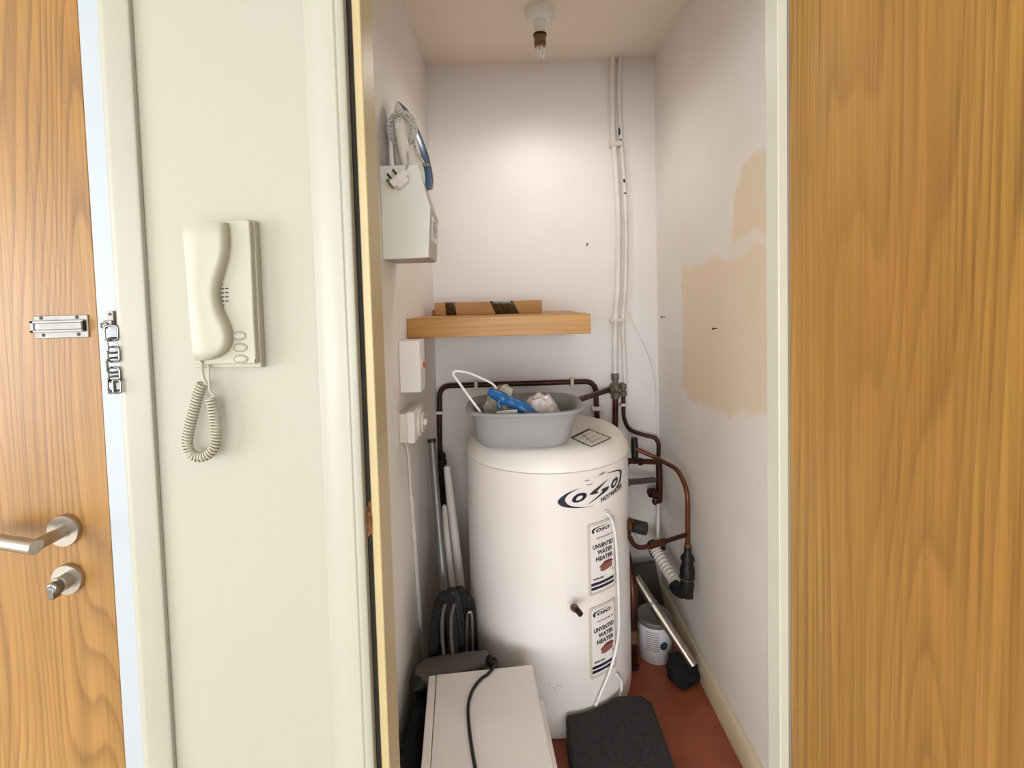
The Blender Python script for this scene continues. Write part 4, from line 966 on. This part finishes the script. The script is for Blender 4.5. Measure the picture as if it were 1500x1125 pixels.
pw = [at(728, 982, 1.34)+Vector((0, 0, .002))]+[atz(x, y, AZ+.0045) for x, y in ((716, 986), (704, 995), (692, 1012), (686, 1034), (687, 1062), (691, 1095), (697, 1130), (703, 1165))]
pw[0].z = AZ+.010
pw.insert(0, pw[0]+Vector((-.012, .022, -.006)))
tag(MB().tube(smooth(pw, 6), .0042, 10).build('power_cable', M_black), 'black power cable lying across the white appliance top', 'cable')

# ------------------------------------------------------------------ folded charcoal rug in front of the cylinder
def pz(px, py, z): return atz(px, py, z)
RZ = .115
r0, r1, r2_, r3 = pz(832, 1034, RZ), pz(955, 1025, RZ), pz(977, 1128, RZ), pz(840, 1150, RZ)
rug = thing('folded_rug', 'charcoal felt rug folded in a thick pad against the cylinder foot', 'rug', (r0+r1)/2-Vector((0, 0, RZ)))
xa, xb = .132, r1.x
ya, yb_ = r1.y, r1.y-.32
for i in range(3):
    z0, z1 = .002+.037*i, .002+.037*(i+1)-.001
    o = i*.003
    arc = []                                           # back edge hollowed to the round drum
    for k in range(13):
        x = xa+(xb-xa)*k/12; dxx = abs(x-TX)
        yd = TY-math.sqrt(max(0, (TR+.006)**2-dxx**2)) if dxx < TR else ya
        arc.append((x, min(ya+.03, yd)-o*.3, z0))
    poly = arc+[(xb+.010-o, yb_, z0), (xa, yb_, z0)]
    MB().prism(poly, (0, 0, z1-z0)).build('fold', M_rug, rug, .012, 3)

# ------------------------------------------------------------------ right corner floor: paint tub, metal tube, dark panel, black bag
fc = atz(966, 974, 0); ty0 = fc.y+.055
tub = thing('paint_tub', 'white round plastic paint tub with dark blue spot on the floor', 'tub', (fc.x, ty0, 0))
wr = (at(988, 940, ty0).x-at(938, 940, ty0).x)/2
ht = at(963, 914, ty0-wr*.9).z
MB().lathe((fc.x, ty0, 0.001), (0, 0, 1), [(wr*.90, 0), (wr*.93, .004), (wr, ht-.018), (wr*.97, ht-.016)], 40).build('tub_body', M_tub, tub)
MB().lathe((fc.x, ty0, ht-.018), (0, 0, 1), [(wr*1.03, 0), (wr*1.05, .003), (wr*1.05, .014), (wr*1.0, .018), (wr*.95, .015), (wr*.3, .014)], 40).build('tub_lid', M_lidg, tub)
def on_tub(th, z, d=.0018): rr3 = wr*(.93+.07*z/ht)+d; return Vector((fc.x+rr3*math.sin(th), ty0-rr3*math.cos(th), z))
zs = at(975, 946, ty0-.06).z
a0 = R(30)
a0 = R(14)
MB().add([on_tub(a0, zs, .004)]+[on_tub(a0+.24*math.cos(k*math.pi/8), zs+.015*math.sin(k*math.pi/8), .003) for k in range(16)], [(0, 1+k, 1+(k+1) % 16) for k in range(16)]).build('tub_spot', M_teal, tub)
mb = MB()
for k in range(9):
    z = ht*.78-k*.0085
    for j in range(6):
        t0_, t1_ = -.80+.13*j, -.80+.13*(j+1)-(.03 if j == 5 and k % 2 else 0)
        mb.add([on_tub(t0_, z), on_tub(t1_, z), on_tub(t1_, z+.003), on_tub(t0_, z+.003)], [(0, 1, 2, 3)])
mb.build('tub_print', M_inkgrey, tub)
mt0, mt1 = at(931, 846, 1.80), at(1016, 975, 1.615)
mt = thing('metal_tube', 'chrome vacuum tube leaning diagonally across the corner above the tub', 'tube', mt1)
MB().tube([mt0, mt0.lerp(mt1, .5), mt1], .0175, 18).build('tube', M_steel, mt)
MB().tube([mt0.lerp(mt1, .30), mt0.lerp(mt1, .33)], .0195, 18).build('tube_collar', M_grey, mt)
# dark panel leaning in the corner
a_, b_, c_, d_ = at(932, 862, 2.00), at(990, 868, 2.03), at(996, 905, 1.99), at(938, 930, 1.97)
pn = MB().hexa([Vector((.36, 1.985, .002)), Vector((.622, 1.985, .002)), Vector((.622, 2.0, .002)), Vector((.36, 2.0, .002))],
               [Vector((.37, 2.06, .17)), Vector((.60, 2.06, .20)), Vector((.60, 2.075, .20)), Vector((.37, 2.075, .17))])
tag(pn.build('leaning_panel', M_panel, None, .002), 'dark grey panel leaning on the back wall behind the tub', 'panel')
nq = Vector((.572, 1.655, 0))
bgk = blob((nq.x, nq.y, .036), (.056, .060, .046), .35, 2.0, 21)
for v in bgk.v: v.z = max(.002, v.z); v.x = min(v.x, .622)
tag(bgk.build('black_bag', M_blackm), 'crumpled black bag on the floor by the skirting', 'bag')

# ------------------------------------------------------------------ small marks and nails
def nail(px, py, X, lab_, grp=None):
    q = atx(px, py, X)
    o = MB().tube([q+Vector((.0, 0, 0)), q+Vector((-.018, -.012, 0))], .0016, 8)
    o.lathe(q+Vector((-.018, -.012, 0)), (-.8, -.5, 0), [(.0016, 0), (.0038, .0005), (.0038, .0015)], 12)
    return tag(o.build('wall_nail', M_nail), lab_, 'nail')
nail(1051, 481, XR, 'bent nail sticking out of the beige filler patch')
nail(974, 464, XR, 'small nail near the back corner of the right wall')
q = at(860, 358, YB)
tag(MB().tube([q+Vector((.004, -.001, .006)), q+Vector((0, -.006, 0)), q+Vector((-.004, -.001, -.005))], [.0015, .0028, .0012], 8).build('wall_plug', M_nail), 'small brown wall plug left in the back wall', 'wall plug')
